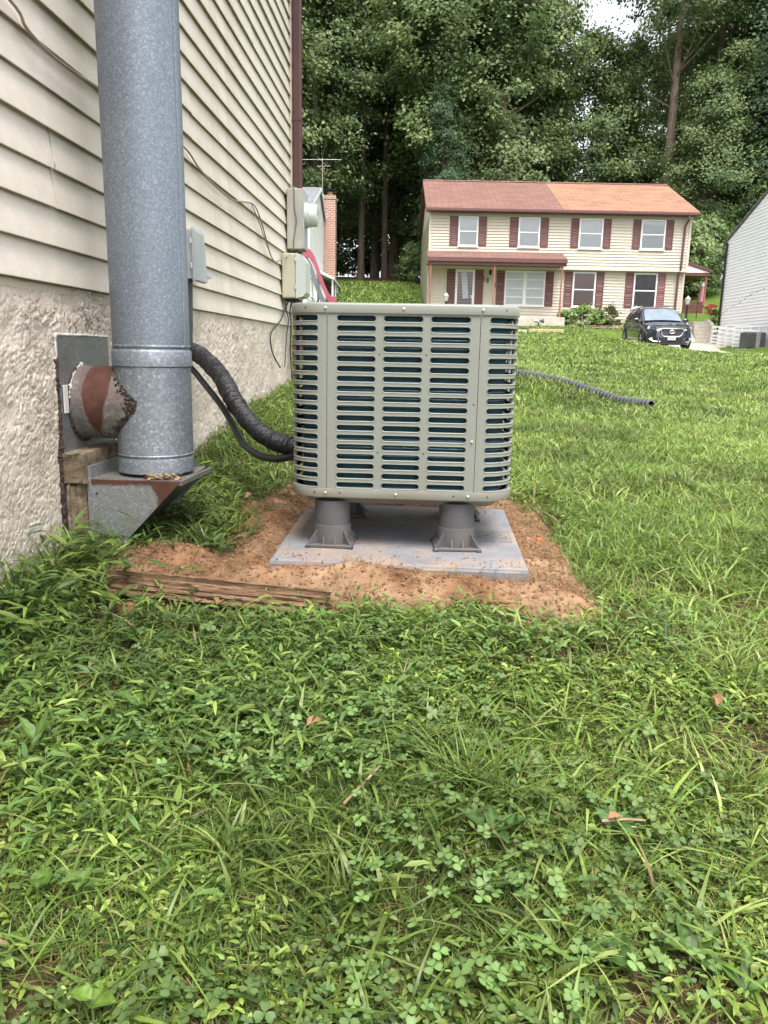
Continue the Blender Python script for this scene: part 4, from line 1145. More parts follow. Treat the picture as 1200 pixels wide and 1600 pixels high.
for k, (u, D, lb) in enumerate([(18.1, 43.6, 'low red deck chair beside the pink umbrella'), (18.35, 44.2, 'second red deck chair half hidden by the white house corner')]):
    ch = thing('deck_chair', lb, 'chair', UD(u, D, 2.62), YAW + .5 + k, 'red deck chairs')
    MB().box(-.28, .28, -.25, .25, .36, .42, .01).build('seat', M['red_paint'], ch)
    q = MB()
    for j in range(5): q.box(-.28 + j * .115, -.20 + j * .115, .22, .26, .42, .95, .005)
    q.build('backrest', M['red_paint'], ch)
    for sx in (-.26, .26):
        for sy in (-.22, .22): MB().box(sx - .03, sx + .03, sy - .03, sy + .03, 0, .36).build('leg', M['red_paint'], ch)
        MB().box(sx - .05, sx + .05, -.28, .26, .60, .64, .01).build('armrest', M['red_paint'], ch)

# driveway, concrete steps, handrail, lamp posts
dm = MB(); N_ = 8
vs = []
for k in range(N_ + 1):
    D = 30.0 + (39.7 - 30.0) * k / N_; z = float(np.interp(D, [29, 31, 35, 39.5, 40], [.86, .86, 1.02, 1.38, 1.4])); r_ = 14.5 + (D - 31) * .28
    vs += [UD(10.9, D, z), UD(r_, D, z), UD(10.9, D, z - .12), UD(r_, D, z - .12)]
fs = []
for k in range(N_):
    a = 4 * k; fs += [(a, a + 1, a + 5, a + 4), (a + 1, a + 3, a + 7, a + 5), (a, a + 4, a + 6, a + 2)]
fs += [(0, 2, 3, 1), (4 * N_, 4 * N_ + 1, 4 * N_ + 3, 4 * N_ + 2)]
tag(dm.add(vs, fs).build('driveway', M['conc']), kind='structure')
st = thing('concrete_steps', 'pale concrete steps with sloping side walls beside the parked car', 'steps', UD(15.45, 39.6, 1.3), YAW)
for k in range(6):
    MB().box(.12 + k * .10, 1.42 + k * .02, k * .32, 2.4, .06 + k * .19, .06 + (k + 1) * .19, .015).build('step', M['conc'], st)
for (xa, xb, sk) in ((-.10, .10, .12), (1.44, 1.62, -.1)):
    q = MB(); vs = []
    for (y, z) in ((-.12, -.2), (-.12, .16), (1.9, 1.32), (2.4, 1.32), (2.4, -.2)):
        off = sk * max(0, y) * .9 * (1 if sk > 0 else 0)
        vs += [(xa + off, y, z), (xb + off, y, z)]
    q.add(vs, [(0, 2, 3, 1), (2, 4, 5, 3), (4, 6, 7, 5), (6, 8, 9, 7), (8, 0, 1, 9), (0, 8, 6, 4, 2), (1, 3, 5, 7, 9)]).build('side_wall', M['conc'], st)
hr = thing('handrail', 'thin black metal handrail on the right of the concrete steps', 'handrail', UD(17.0, 39.9, 1.5), YAW)
MB().tube([(-.02, .1, -.1), (.0, .1, 1.0), (-.5, 2.2, 2.05), (-.5, 2.2, 1.2)], .025, 8).build('rail', M['dark'], hr)
def lamp_post(u, D, h, lb):
    z = gz(u, D); t = thing('lamp_post', lb, 'lamp post', UD(u, D, z), YAW, 'yard lamp posts')
    MB().lathe([(.05, -.1), (.05, h - .42), (.035, h - .40), (.06, h - .36)], (0, 0, 0), 10).build('post', M['dark'], t, 30)
    MB().lathe([(.06, h - .36), (.13, h - .12), (.13, h - .10)], (0, 0, 0), 6).build('lantern_glass', M['glass_meter'], t)
    for k in range(6):
        a = k * PI / 3
        MB().tube([(.06 * math.cos(a), .06 * math.sin(a), h - .36), (.135 * math.cos(a), .135 * math.sin(a), h - .10)], .010, 5).build('lantern_bar', M['screw'], t)
    MB().lathe([(.15, h - .10), (.06, h + .0), (.02, h + .02), (.02, h + .07), (0, h + .08)], (0, 0, 0), 6).build('lantern_cap', M['screw'], t)
lamp_post(14.6, 38.5, 3.55 - gz(14.6, 38.5), 'black lamp post with glass lantern beside the concrete steps')
lamp_post(2.86, 39.0, 3.52 - gz(2.86, 39.0), 'lamp post lantern showing just above the top of the condenser')

# planting bed, stones, lumber, spotlight
bed = thing('planter_wall', 'low brick planting-bed wall under the ground-floor windows', 'planter', UD(9.0, 40.9, 1.9), YAW)
for i in range(3):
    for k in range(21):
        c = MB().box(k * .205 + (i % 2) * .1, k * .205 + .195 + (i % 2) * .1, RNG.random() * .02, .22, -.12 + i * .145, .015 + i * .145, .012).build('block', M['brick'] if (i + k) % 3 else M['stone'], bed)
MB().box(0, 4.3, .05, .5, .1, .30).build('bed_soil', M['soil'], bed)
for (u0, u1, D, z, h, lb) in ((5.6, 6.62, 37.1, 1.66, .14, 'pale edging stone left of the lumber in front of the porch'), (6.68, 8.35, 37.0, 1.68, .17, 'long pale lumber edging in front of the porch')):
    e_ = MB().box(0, u1 - u0, 0, .16, -.15, h, .02).build('edging', M['lumber'] if u1 > 7 else M['conc'])
    e_.location = UD(u0, D, z); e_.rotation_euler.z = YAW; tag(e_, lb, 'edging')
sl = thing('flood_light', 'small twin-headed flood light at the corner of the porch slab', 'light', UD(7.75, 40.3, gz(7.75, 40.3)), YAW)
MB().tube([(0, 0, -.05), (0, 0, .22)], .03, 8).build('stake', M['dark'], sl)
for s_ in (-1, 1): MB().lathe([(.04, 0), (.10, .16), (.10, .20), (0, .20)], (0, 0, 0), 10, 'x').build('lamp_head', M['screw'] if s_ < 0 else M['black_plastic'], sl).location = (s_ * .06 if s_ > 0 else -.26, 0, .28)

# ------------------------------------------------------------------ white house at the right edge
rh = thing('white_house', 'white sided house with dark downspout at the right edge of the view', 'house', (14.7, 33.3, 0))
MB().box(14.72, 23, 26.3, 40.3, 1.0, 6.3).build('wall_core', M['white_siding'], rh, world=True)
MB().prism([(26.3, 6.29), (40.3, 6.29), (33.3, 8.80)], 'x', 14.725, 23).build('gable', M['white_siding'], rh, world=True)
mb = MB(); ex = .145
for k in range(46):
    a = 2.05 + k * ex; c = a + ex
    y0, y1 = 26.3, 40.28
    if c > 6.3:
        y1 = 40.3 - (c - 6.3) / .3586; y0 = 26.3 + (c - 6.3) / .3586
        if y1 - y0 < .2: break
    mb.prism([(14.72, a), (14.68, a), (14.716, c), (14.72, c)], 'y', y0, y1)
tag(mb.build('siding', M['white_siding'], rh, world=True), kind='stuff')
MB().prism([(25.9, 6.20), (25.9, 6.26), (33.3, 8.90), (40.7, 6.26), (40.7, 6.20), (33.3, 8.82)], 'x', 14.62, 23.3).build('roof', M['roof_grey'], rh, world=True)
MB().box(14.68, 14.72, 40.2, 40.32, 1.9, 6.25).build('corner_trim', M['white_paint'], rh, world=True)
MB().tube([(14.62, 40.12, 6.2), (14.62, 40.12, 1.9)], .055, 8).build('downspout', M['dark'], rh, world=True)
c_ = thing('condenser_unit', 'small dark outdoor condenser beside the white house at the right edge', 'air conditioner', (14.15, 34.7, float(ground_z(np.array(14.15), np.array(34.7)))))
MB().box(-.40, .40, -.40, .40, .10, .80, .04).build('cabinet', M['steel_dark'] if 'steel_dark' in M else M['black_plastic'], c_)
q = MB()
for k in range(11): q.box(-.415, .30, -.415, -.40, .16 + k * .055, .185 + k * .055)
q.build('grille', M['riser'], c_)
MB().box(-.02, .16, -.425, -.4, .12, .78, .01).build('corner_post', M['pad'], c_)
MB().box(-.5, .5, -.5, .5, -.05, .09, .01).build('pad', M['conc'], c_)
def folding_chair():
    t = thing('folding_chair', 'x', 'chair', (0, 0, 0), 0, 'white folded chairs against the white house')
    for sx in (-.2, .2): MB().tube([(sx, 0, 0), (sx, .12, .92)], .016, 6).build('leg', M['white_paint'], t)
    q = MB()
    for k in range(2): q.box(-.2, .2, .085 + k * .012, .10 + k * .012, .66 + k * .20, .72 + k * .20)
    q.build('back_slat', M['white_paint'], t)
    q = MB()
    for k in range(3): q.box(-.19, .19, .03, .045, .14 + k * .15, .19 + k * .15)
    q.build('seat', M['white_paint'], t)
    return t
ORD = ['first', 'second', 'third', 'fourth', 'fifth', 'sixth', 'seventh', 'eighth', 'ninth', 'tenth', 'eleventh', 'twelfth', 'thirteenth', 'fourteenth']
fc = folding_chair()
for k in range(11):
    o = fc if k == 0 else copy_tree(fc)
    y = 39.9 - k * .46; x = 14.40 - .10 * (k % 2)
    o.location = (x, y, float(ground_z(np.array(x), np.array(y))) - .02 + (.16 if k > 3 and k % 2 == 0 else 0)); o.rotation_euler = (0, 0, -PI / 2 + .9 + .1 * math.sin(k * 3))
    o['label'] = ORD[k] + ' white folding chair from the dark downspout along the white house'
MB_ = MB()
P = spline([(14.5, 40.2, 2.55), (14.4, 38.6, 2.95), (14.4, 37.2, 3.2), (14.3, 35.8, 3.45), (14.2, 34.2, 3.6)], 8)
sg = thing('string_light', 'string of small lamps hung above the folded white chairs', 'string light', P[0])
MB().tube(P, .005, 5).build('wire', M['dark'], sg, world=True)
for k in range(0, len(P), 4): MB().lathe([(.012, .0), (.022, -.03), (.0, -.06)], tuple(P[k]), 8).build('bulb', M['black_plastic'], sg, world=True)

# ------------------------------------------------------------------ white house with brick chimney, far left
lw = thing('white_gabled_house', 'white gabled house far behind the electric meter, mostly hidden', 'house', UD(-3.97, 45.5, 0), YAW)
MB().box(-9, -.03, -5.3, 5.3, 1.2, 7.65).build('wall_core', M['white_siding'], lw)
MB().prism([(-5.3, 7.64), (5.3, 7.64), (0, 9.42)], 'x', -9, -.025).build('gable', M['white_siding'], lw)
mb = MB()
for k in range(46):
    a = 2.6 + k * .15; c = a + .15; h = 5.3
    if c > 7.65: h = 5.3 - (c - 7.65) / .3358
    if h < .1: break
    mb.prism([(-.03, a), (.0, a), (-.022, c), (-.03, c)], 'y', -h, h)
tag(mb.build('siding', M['white_siding'], lw), kind='stuff')
MB().prism([(-5.7, 7.52), (-5.7, 7.62), (0, 9.58), (5.7, 7.62), (5.7, 7.52), (0, 9.44)], 'x', -9.2, .12).build('roof', M['roof_grey'], lw)
MB().prism([(-5.7, 7.48), (-5.7, 7.60), (0, 9.56), (5.7, 7.60), (5.7, 7.48), (0, 9.38)], 'x', .125, .15).build('rake_board', M['white_paint'], lw)
chm = MB().box(.02, .70, 3.1, 4.2, 2.0, 9.55).build('chimney', M['brick'], lw)
q = MB(); q.box(-.02, .74, 3.06, 4.24, 9.55, 9.66, .01); q.box(.0, .72, 3.08, 4.22, 9.66, 9.76, .01); q.build('corbel', M['brick'], chm)
MB().lathe([(.18, 9.76), (.18, 10.02), (.15, 10.02)], (.36, 3.6, 0), 12).build('flue_tile', M['clod'], chm)
MB().box(.08, .66, 3.3, 3.9, 10.10, 10.13).build('rain_cap', M['dark'], chm)
MB().tube([(.36, 3.6, 9.9), (.36, 3.6, 10.1)], .05, 6).build('cap_post', M['dark'], chm)
MB().prism([(.02, 5.05), (.95, 4.62), (.95, 4.50), (.02, 4.90)], 'y', -1.5, 4.9).build('porch_roof', M['white_paint'], lw)
for y in (-1.2, 1.2, 3.0, 4.7): MB().box(.80, .90, y - .05, y + .05, 2.6, 4.55).build('porch_post', M['white_paint'], lw)
an = thing('antenna', 'rooftop television antenna on a mast above the brick chimney', 'antenna', UD(-4.03, 48.3, 8.0), YAW)
MB().tube([(0, 0, -.3), (0, 0, 3.75)], .028, 6).build('mast', M['cable_brown'], an)
MB().box(-.09, .09, -.05, .05, 1.35, 1.75, .03).build('rotor', M['beige_box'], an)
MB().tube([(-.15, -.8, 3.55), (.15, .8, 3.55)], .02, 6).build('boom', M['screw'], an)
for k in range(4):
    f_ = k / 3; w_ = 1.15 - .75 * f_; y_ = -.8 + 1.6 * f_
    MB().tube([(-w_, y_, 3.57 + .12 * (k % 3) - .1), (w_, y_, 3.60 + .12 * (k % 3) - .1)], .009, 5).build('element', M['screw'], an)
rl = thing('porch_railing', 'white picket porch railing seen past the beige utility box', 'railing', UD(-3.55, 34.0, 2.9), YAW)
MB().box(-.04, .04, 0, 11, 1.02, 1.10).build('top_rail', M['white_paint'], rl)
MB().box(-.03, .03, 0, 11, .10, .16).build('bottom_rail', M['white_paint'], rl)
for k in range(56): MB().box(-.02, .02, k * .2, k * .2 + .04, .0, 1.02).build('picket', M['white_paint'], rl)
MB().box(-.35, .05, -.2, 11.2, -.25, 0).build('deck_edge', M['white_paint'], rl)
for k in range(5): MB().box(-.06, .06, k * 2.7, k * 2.7 + .12, -1.9, 0).build('deck_post', M['white_paint'], rl)
sl = thing('slide', 'red plastic slide with dark grey chute behind the white railing', 'slide', UD(-3.2, 36.5, 2.9), YAW)
def chute(nm, mat, off, prof):
    P = spline([(-.75, 0, 2.05), (-.50, 0, 2.08), (-.25, 0, 1.85), (.0, 0, 1.25), (.25, 0, .60), (.5, 0, .10), (.8, 0, -.1)], 5); vs = []; m_ = len(prof)
    for p_ in P:
        for (y, z) in prof: vs.append((p_.x + off, y, p_.z + z))
    return MB().add(vs, [(i * m_ + k, i * m_ + (k + 1) % m_, (i + 1) * m_ + (k + 1) % m_, (i + 1) * m_ + k) for i in range(len(P) - 1) for k in range(m_)]).build(nm, mat, sl, 40)
chute('side_wall', M['red_plastic'], 0, [(-.36, -.20), (-.36, .22), (-.28, .22), (-.28, -.20)])
chute('side_wall', M['red_plastic'], 0, [(.26, -.08), (.26, .16), (.34, .16), (.34, -.08)])
chute('chute', M['grey_plastic'], -.22, [(-.26, -.50), (-.26, -.01), (.26, -.01), (.26, -.50)])
for (x, z) in ((-.7, 2.0), (.0, 1.2)):
    for y in (-.3, .3): MB().tube([(x, y, z), (x - .1, y, -1.6)], .03, 6).build('leg', M['grey_plastic'], sl)
# ------------------------------------------------------------------ parked car (front towards the camera; local y runs to the rear)
car = thing('parked_car', 'dark navy sport utility vehicle parked nose-out on the concrete driveway', 'car', UD(12.15, 33.5, .965), YAW + math.radians(-2.5))
car.scale = (1.05, 1.04, 1.05)
car.rotation_euler = (math.radians(2.6), 0, YAW + math.radians(-3.5))
CL = 4.95
def body_half(y):
    """half width, top height (bonnet / belt line) and sill height along the car"""
    w = np.interp(y, [0, .10, .35, .9, 2.2, 3.6, 4.5, 4.85, CL], [.62, .78, .90, .965, .975, .97, .93, .86, .78])
    t = np.interp(y, [0, .06, .25, .8, 1.45, 2.2, 3.5, 4.5, 4.8, CL], [.62, .80, .95, 1.05, 1.12, 1.10, 1.13, 1.16, 1.10, .95])
    b_ = np.interp(y, [0, .2, .8, 4.2, 4.8, CL], [.24, .20, .22, .24, .28, .36])
    return w, t, b_
ys = [0, .06, .14, .25, .4, .6, .8, 1.05, 1.3, 1.6, 2.0, 2.5, 3.0, 3.4, 3.8, 4.1, 4.4, 4.65, 4.8, 4.9, CL]
vs = []; K = 0
for y in ys:
    w, t, b_ = body_half(y)
    half = [(w * .90, b_), (w * .985, b_ + .16), (w, .50), (w * 1.0, .66), (w * .985, .82), (w * .955, t - .10), (w * .90, t - .035), (w * .72, t + .0), (w * .45, t + .02), (0, t + .028)]
    ring = [(x, y, z) for x, z in half] + [(-x, y, z) for x, z in reversed(half[:-1])]
    K = len(ring); vs += ring
fs = [(i * K + k, i * K + (k + 1) % K, (i + 1) * K + (k + 1) % K, (i + 1) * K + k) for i in range(len(ys) - 1) for k in range(K)]
fs += [tuple(range(K)), tuple((len(ys) - 1) * K + k for k in reversed(range(K)))]
body = MB().add(vs, fs).build('body', M['car_paint'], car, 38)
# cabin: pillars and roof
st_ = [(1.38, 1.10, .80, .80), (1.75, 1.36, .755, .77), (2.15, 1.60, .70, .76), (2.5, 1.695, .66, .76), (3.2, 1.73, .655, .76), (3.9, 1.70, .65, .75), (4.35, 1.62, .63, .74), (4.62, 1.45, .65, .74), (4.84, 1.14, .72, .74)]
vs = []; K = 0
for (y, top_, wt, wb) in st_:
    wb2 = float(body_half(y)[0]) * .93
    tz = top_; bz = float(body_half(y)[1]) - .03
    half = [(wb2, bz), (wb2 * .985, bz + (tz - bz) * .15), (wt + (wb2 - wt) * .45, bz + (tz - bz) * .6), (wt + .05, tz - (tz - bz) * .12), (wt * .9, tz - .012), (wt * .5, tz + .015), (0, tz + .022)]
    ring = [(x, y, z) for x, z in half] + [(-x, y, z) for x, z in reversed(half[:-1])]
    K = len(ring); vs += ring
fs = [(i * K + k, i * K + k + 1, (i + 1) * K + k + 1, (i + 1) * K + k) for i in range(len(st_) - 1) for k in range(K - 1)]
MB().add(vs, fs).build('cabin', M['car_paint'], car, 38)
# windscreen and side windows just proud of the cabin
M['screen_sky_glass'] = pm('windscreen_sky_glass', (.30, .36, .42), (.22, .27, .32), 3, .05, spec=.9, metal=.5)  # reflected sky is put into the glass's pale blue base colour
MB().add([(x * w_, y_, z_ + .035 * (1 - x * x)) for (w_, y_, z_) in ((.76, 1.40, 1.155), (.72, 1.75, 1.395), (.645, 2.12, 1.615)) for x in (-1, -.5, 0, .5, 1)], [(r_ * 5 + c_, r_ * 5 + c_ + 1, r_ * 5 + c_ + 6, r_ * 5 + c_ + 5) for r_ in range(2) for c_ in range(4)]).build('windscreen', M['screen_sky_glass'], car)
for s in (-1, 1):
    for (poly, nm) in (([(1.95, 1.15), (2.30, 1.55), (2.75, 1.62), (2.75, 1.16)], 'side_window'), ([(2.83, 1.16), (2.83, 1.62), (3.55, 1.60), (3.70, 1.17)], 'side_window'), ([(3.78, 1.19), (3.66, 1.585), (4.25, 1.50), (4.42, 1.22)], 'side_window')):
        vs = []
        for (y, z) in poly:
            tt = np.interp(y, [q[0] for q in st_], [q[1] for q in st_]); wt = np.interp(y, [q[0] for q in st_], [q[2] for q in st_]); wb2 = float(body_half(y)[0]) * .93; bz = float(body_half(y)[1]) - .03
            f_ = (z - bz) / (tt - bz)
            x = np.interp(f_, [0, .15, .6, .88, 1.0], [wb2, wb2 * .985, wt + (wb2 - wt) * .45, wt + .05, wt * .9])
            vs.append((s * (float(x) + .010), y, z))
        MB().add(vs, [(0, 1, 2, 3)]).build(nm, M['car_glass'], car)
    MB().tube([(s * .66, 2.35, 1.70), (s * .66, 2.6, 1.765), (s * .655, 3.8, 1.765), (s * .64, 4.15, 1.70)], .022, 6).build('roof_rail', M['chrome'], car, 40)
    MB().box(min(s * .965, s * .985), max(s * .965, s * .985), 1.2, 3.7, .33, .37).build('sill_trim', M['chrome'], car)
    mr = MB().lathe([(.0, -.02), (.10, 0), (.13, .08), (.09, .20), (.0, .22)], (0, 0, 0), 10, 'x').build('mirror', M['car_paint'], car, 50)
    mr.location = (s * .94, 1.72, 1.17); mr.scale = (s * .9, .6, .8)
    for y in (2.75, 3.62): MB().box(min(s * .972, s * 1.0), max(s * .972, s * 1.0), y - .22, y - .04, .90, .93, .008).build('door_handle', M['chrome'], car)
    hl = MB().add([(s * .40, .035, .70), (s * .47, .02, .82), (s * .66, .12, .90), (s * .86, .40, .94), (s * .895, .40, .84), (s * .78, .14, .76)], [(0, 1, 2, 3, 4, 5)]).build('headlight', M['headlight'], car)
    fg = MB().add([(s * .52, -.005, .40), (s * .50, -.005, .46), (s * .80, .10, .50), (s * .84, .13, .42)], [(0, 1, 2, 3)]).build('fog_lamp', M['headlight'], car)
    MB().tube([(s * .45, -.01, .335), (s * .70, .04, .345), (s * .84, .14, .44)], .020, 6).build('bumper_trim', M['chrome'], car, 40)
    for y in (.95, 3.88):
        MB().lathe([(.40, -.012), (.40, .03), (.0, .03)], (0, 0, 0), 28, 'x').build('wheel_arch', M['dark'], car, 40).location = (s * .952 if s > 0 else -.970, y, .40)
        wh = thing_child = MB().lathe([(.22, -.11), (.345, -.12), (.372, -.08), (.372, .08), (.345, .12), (.235, .11)], (0, 0, 0), 28, 'x').build('wheel', M['tyre'], car, 40)
        wh.location = (s * .875, y, .372)
        MB().lathe([(.235, s * .08), (.22, s * .10), (.20, s * .05), (.06, s * .07), (.05, s * .10), (0, s * .10)], (0, 0, 0), 24, 'x').build('rim', M['dark'], wh, 40)
        for k in range(5):
            a = k * 2 * PI / 5 + .3
            MB().tube([(s * .105, math.cos(a) * .03, math.sin(a) * .03), (s * .105, math.cos(a) * .225, math.sin(a) * .225)], [.035, .028], 6).build('spoke', M['rim'], wh, 40)
gr_ = [(-.46, .80), (-.40, .86), (.40, .86), (.46, .80), (.38, .60), (.30, .545), (-.30, .545), (-.38, .60)]
MB().add([(x, -.012 - .02 * (1 - (x / .5) ** 2), z) for x, z in gr_], [tuple(range(8))]).build('grille', M['dark'], car)
P = [(x, -.02 - .02 * (1 - (x / .5) ** 2), z) for x, z in gr_]
MB().tube(P + [P[0]], .026, 8, caps=False).build('grille_surround', M['chrome'], car, 40)
for k in range(5): MB().tube([(-.40 + .02 * abs(2 - k), -.018, .60 + k * .052), (0, -.036, .60 + k * .052), (.40 - .02 * abs(2 - k), -.018, .60 + k * .052)], .006, 5).build('grille_bar', M['black_plastic'], car)
MB().tube([(math.cos(a) * .10, -.048, .725 + math.sin(a) * .062) for a in np.linspace(0, 2 * PI, 25)], .016, 6, caps=False).build('badge_ring', M['chrome'], car, 40)
for s in (-1, 1): MB().tube([(s * .02, -.05, .672), (s * .012, -.05, .745)], .012, 6).build('badge_stroke', M['chrome'], car)
MB().box(-.155, .155, -.062, -.045, .405, .56, .006).build('number_plate', M['white_paint'], car)
q = MB()
for k in range(6): q.box(-.11 + k * .04, -.085 + k * .04, -.0645, -.0625, .45, .51)
q.build('plate_mark', M['red_trim'], car)
MB().box(-.55, .55, -.022, .02, .27, .40, .01).build('lower_intake', M['dark'], car)
MB().box(-.06, .06, 3.95, 4.12, 1.70, 1.78, .01).build('aerial_fin', M['car_paint'], car)
for (x, a) in ((-.25, 1), (.3, 1)): MB().tube([(x, 1.40, 1.145), (x - .38, 1.52, 1.215)], .010, 5).build('wiper', M['dark'], car)
# ------------------------------------------------------------------ woods behind the houses
TR = np.random.default_rng(5)
LEAF = np.array([[.080, .135, .052], [.124, .188, .068], [.172, .240, .090], [.218, .282, .115], [.094, .148, .066]])
def crown_mesh(name, H, z0, rad, nclump, per, leaf, seed, lean=0.0, gap=.35, pal=LEAF, drop=0.0):
    """leaf-sized faces gathered in clumps round a ragged, gappy crown"""
    rg = np.random.default_rng(seed)
    cen = []
    while len(cen) < nclump:
        t = rg.random(); z = z0 + (H - z0) * t
        prof = rad * (math.sin(PI * min(1, .12 + .88 * t)) ** .55) * (1 - .35 * t)
        a = rg.random() * 2 * PI; r = prof * rg.random() ** .45
        lump = .55 + .9 * float(vnoise(np.array(a * 1.3 + seed), np.array(t * 6), seed))
        r *= lump
        cen.append((math.cos(a) * r + lean * t, math.sin(a) * r, z, r / max(.1, prof), a))
    cen = np.array(cen)
    nn = nclump * per
    ci = np.repeat(np.arange(nclump), per)
    cs = rg.uniform(.55, 1.25, nclump)[ci] * min(1.0, rad / 3.0)
    off = rg.normal(0, 1, (nn, 3)) * np.array([.62, .62, .34]) * cs[:, None]
    off[:, 2] -= drop * np.hypot(off[:, 0], off[:, 1])
    P = cen[ci, :3] + off
    outd = np.stack([np.cos(cen[ci, 4]), np.sin(cen[ci, 4]), np.full(nn, .9)], -1)
    N = outd + rg.normal(0, .55, (nn, 3)); N /= np.linalg.norm(N, axis=1)[:, None]
    T = rg.normal(0, 1, (nn, 3)); T[:, 2] -= .5; T -= N * (T * N).sum(1)[:, None]; T /= np.linalg.norm(T, axis=1)[:, None]
    S = np.cross(N, T)
    L = rg.uniform(.6, 1.3, nn) * leaf; W = L * rg.uniform(.5, .8, nn)
    V = np.zeros((nn, 4, 3))
    V[:, 0] = P - T * L[:, None] * .5; V[:, 2] = P + T * L[:, None] * .5
    V[:, 1] = P + S * W[:, None] * .5 + N * W[:, None] * .12; V[:, 3] = P - S * W[:, None] * .5 + N * W[:, None] * .12
    tone = rg.random(nclump)
    ix = np.clip((tone[ci] * .7 + rg.random(nn) * .45) * 4, 0, 3.99).astype(int)
    C = pal[ix] * rg.uniform(.8, 1.2, nn)[:, None]
    C = np.repeat(C[:, None, :], 4, 1)
    F = (np.arange(nn) * 4)[:, None, None] + np.array([(0, 1, 2), (0, 2, 3)])[None]
    return V.reshape(-1, 3), F.reshape(-1, 3), C.reshape(-1, 3), cen
def make_tree(H, z0, rad, nclump, per, leaf, seed, trunk_r, bark='bark', lean=0.0, pal=LEAF, drop=0.0):
    rg = np.random.default_rng(seed + 100)
    t = thing('tree', 'x', 'tree', (0, 0, 0), 0, 'trees of the woods behind the houses')
    mb = MB()
    pts = []; rs = []
    for k in range(14):
        f = k / 13; pts.append((math.sin(f * 3 + seed) * .25 * f + lean * f * f, math.cos(f * 2.3 + seed) * .25 * f, -.6 + (H * .93 + .6) * f)); rs.append(trunk_r * (1 - f) ** .8 * (1.35 if k == 0 else 1) + .03)
    mb.tube(pts, rs, 10)
    V, F, C, cen = crown_mesh('crown', H, z0, rad, nclump, per, leaf, seed, lean, pal=pal, drop=drop)
    for c in cen[rg.choice(len(cen), min(26, len(cen)), replace=False)]:
        f = np.clip((c[2] - 2.0 - .25 * math.hypot(c[0], c[1])) / (H * .93), .08, .93)
        i = f * 13; a = pts[int(i)]; b_ = pts[min(13, int(i) + 1)]; q = i - int(i)
        st = Vector(a) * (1 - q) + Vector(b_) * q
        en = Vector(c[:3]); mid = st * .5 + en * .5 + Vector((0, 0, -.08 * (en - st).length + .2))
        r0 = max(.03, trunk_r * .32 * (1 - f))
        mb.tube([st, mid, en], [r0, r0 * .6, .015], 5)
    mb.build('trunk', M[bark], t, 50)
    tri_mesh('crown', V, F, M['tree_leaf'], C, t, smooth=False)
    return t
tall = make_tree(31, 8, 5.6, 220, 185, .27, 1, .36)
tall2 = make_tree(28, 5, 5.0, 210, 185, .265, 2, .30, 'bark_pale', lean=1.2)
open_ = make_tree(32, 13, 5.2, 130, 170, .27, 3, .36, 'bark_pale')
slim = make_tree(31, 12, 5.0, 135, 165, .27, 7, .21)
mid = make_tree(17, 2.5, 4.2, 150, 165, .245, 4, .18)
HEM = np.array([[.040, .082, .040], [.055, .105, .048], [.075, .130, .060], [.095, .150, .075]])
hem = make_tree(22, 3, 3.6, 190, 150, .21, 5, .24, 'bark', pal=HEM, drop=.45)
shrub = make_tree(5.5, .3, 2.3, 70, 80, .30, 6, .09)
used = set()
def place(proto, u, D, rz, s, label=None, dz=0.0):
    o = proto if proto.name not in used else copy_tree(proto)
    used.add(proto.name); used.add(o.name)
    o.location = UD(u, D, gz(u, D) + dz); o.rotation_euler.z = rz; o.scale = (s, s, s)
    o['label'] = label or 'tall leafy tree among the dense woods behind the houses'
    return o
W_ALL = 'tall leafy tree among the dense woods behind the houses'
W_MID = 'mid-height leafy tree filling the wood edge behind the houses'
W_SHR = 'leafy understory shrub in the shade of the woods'
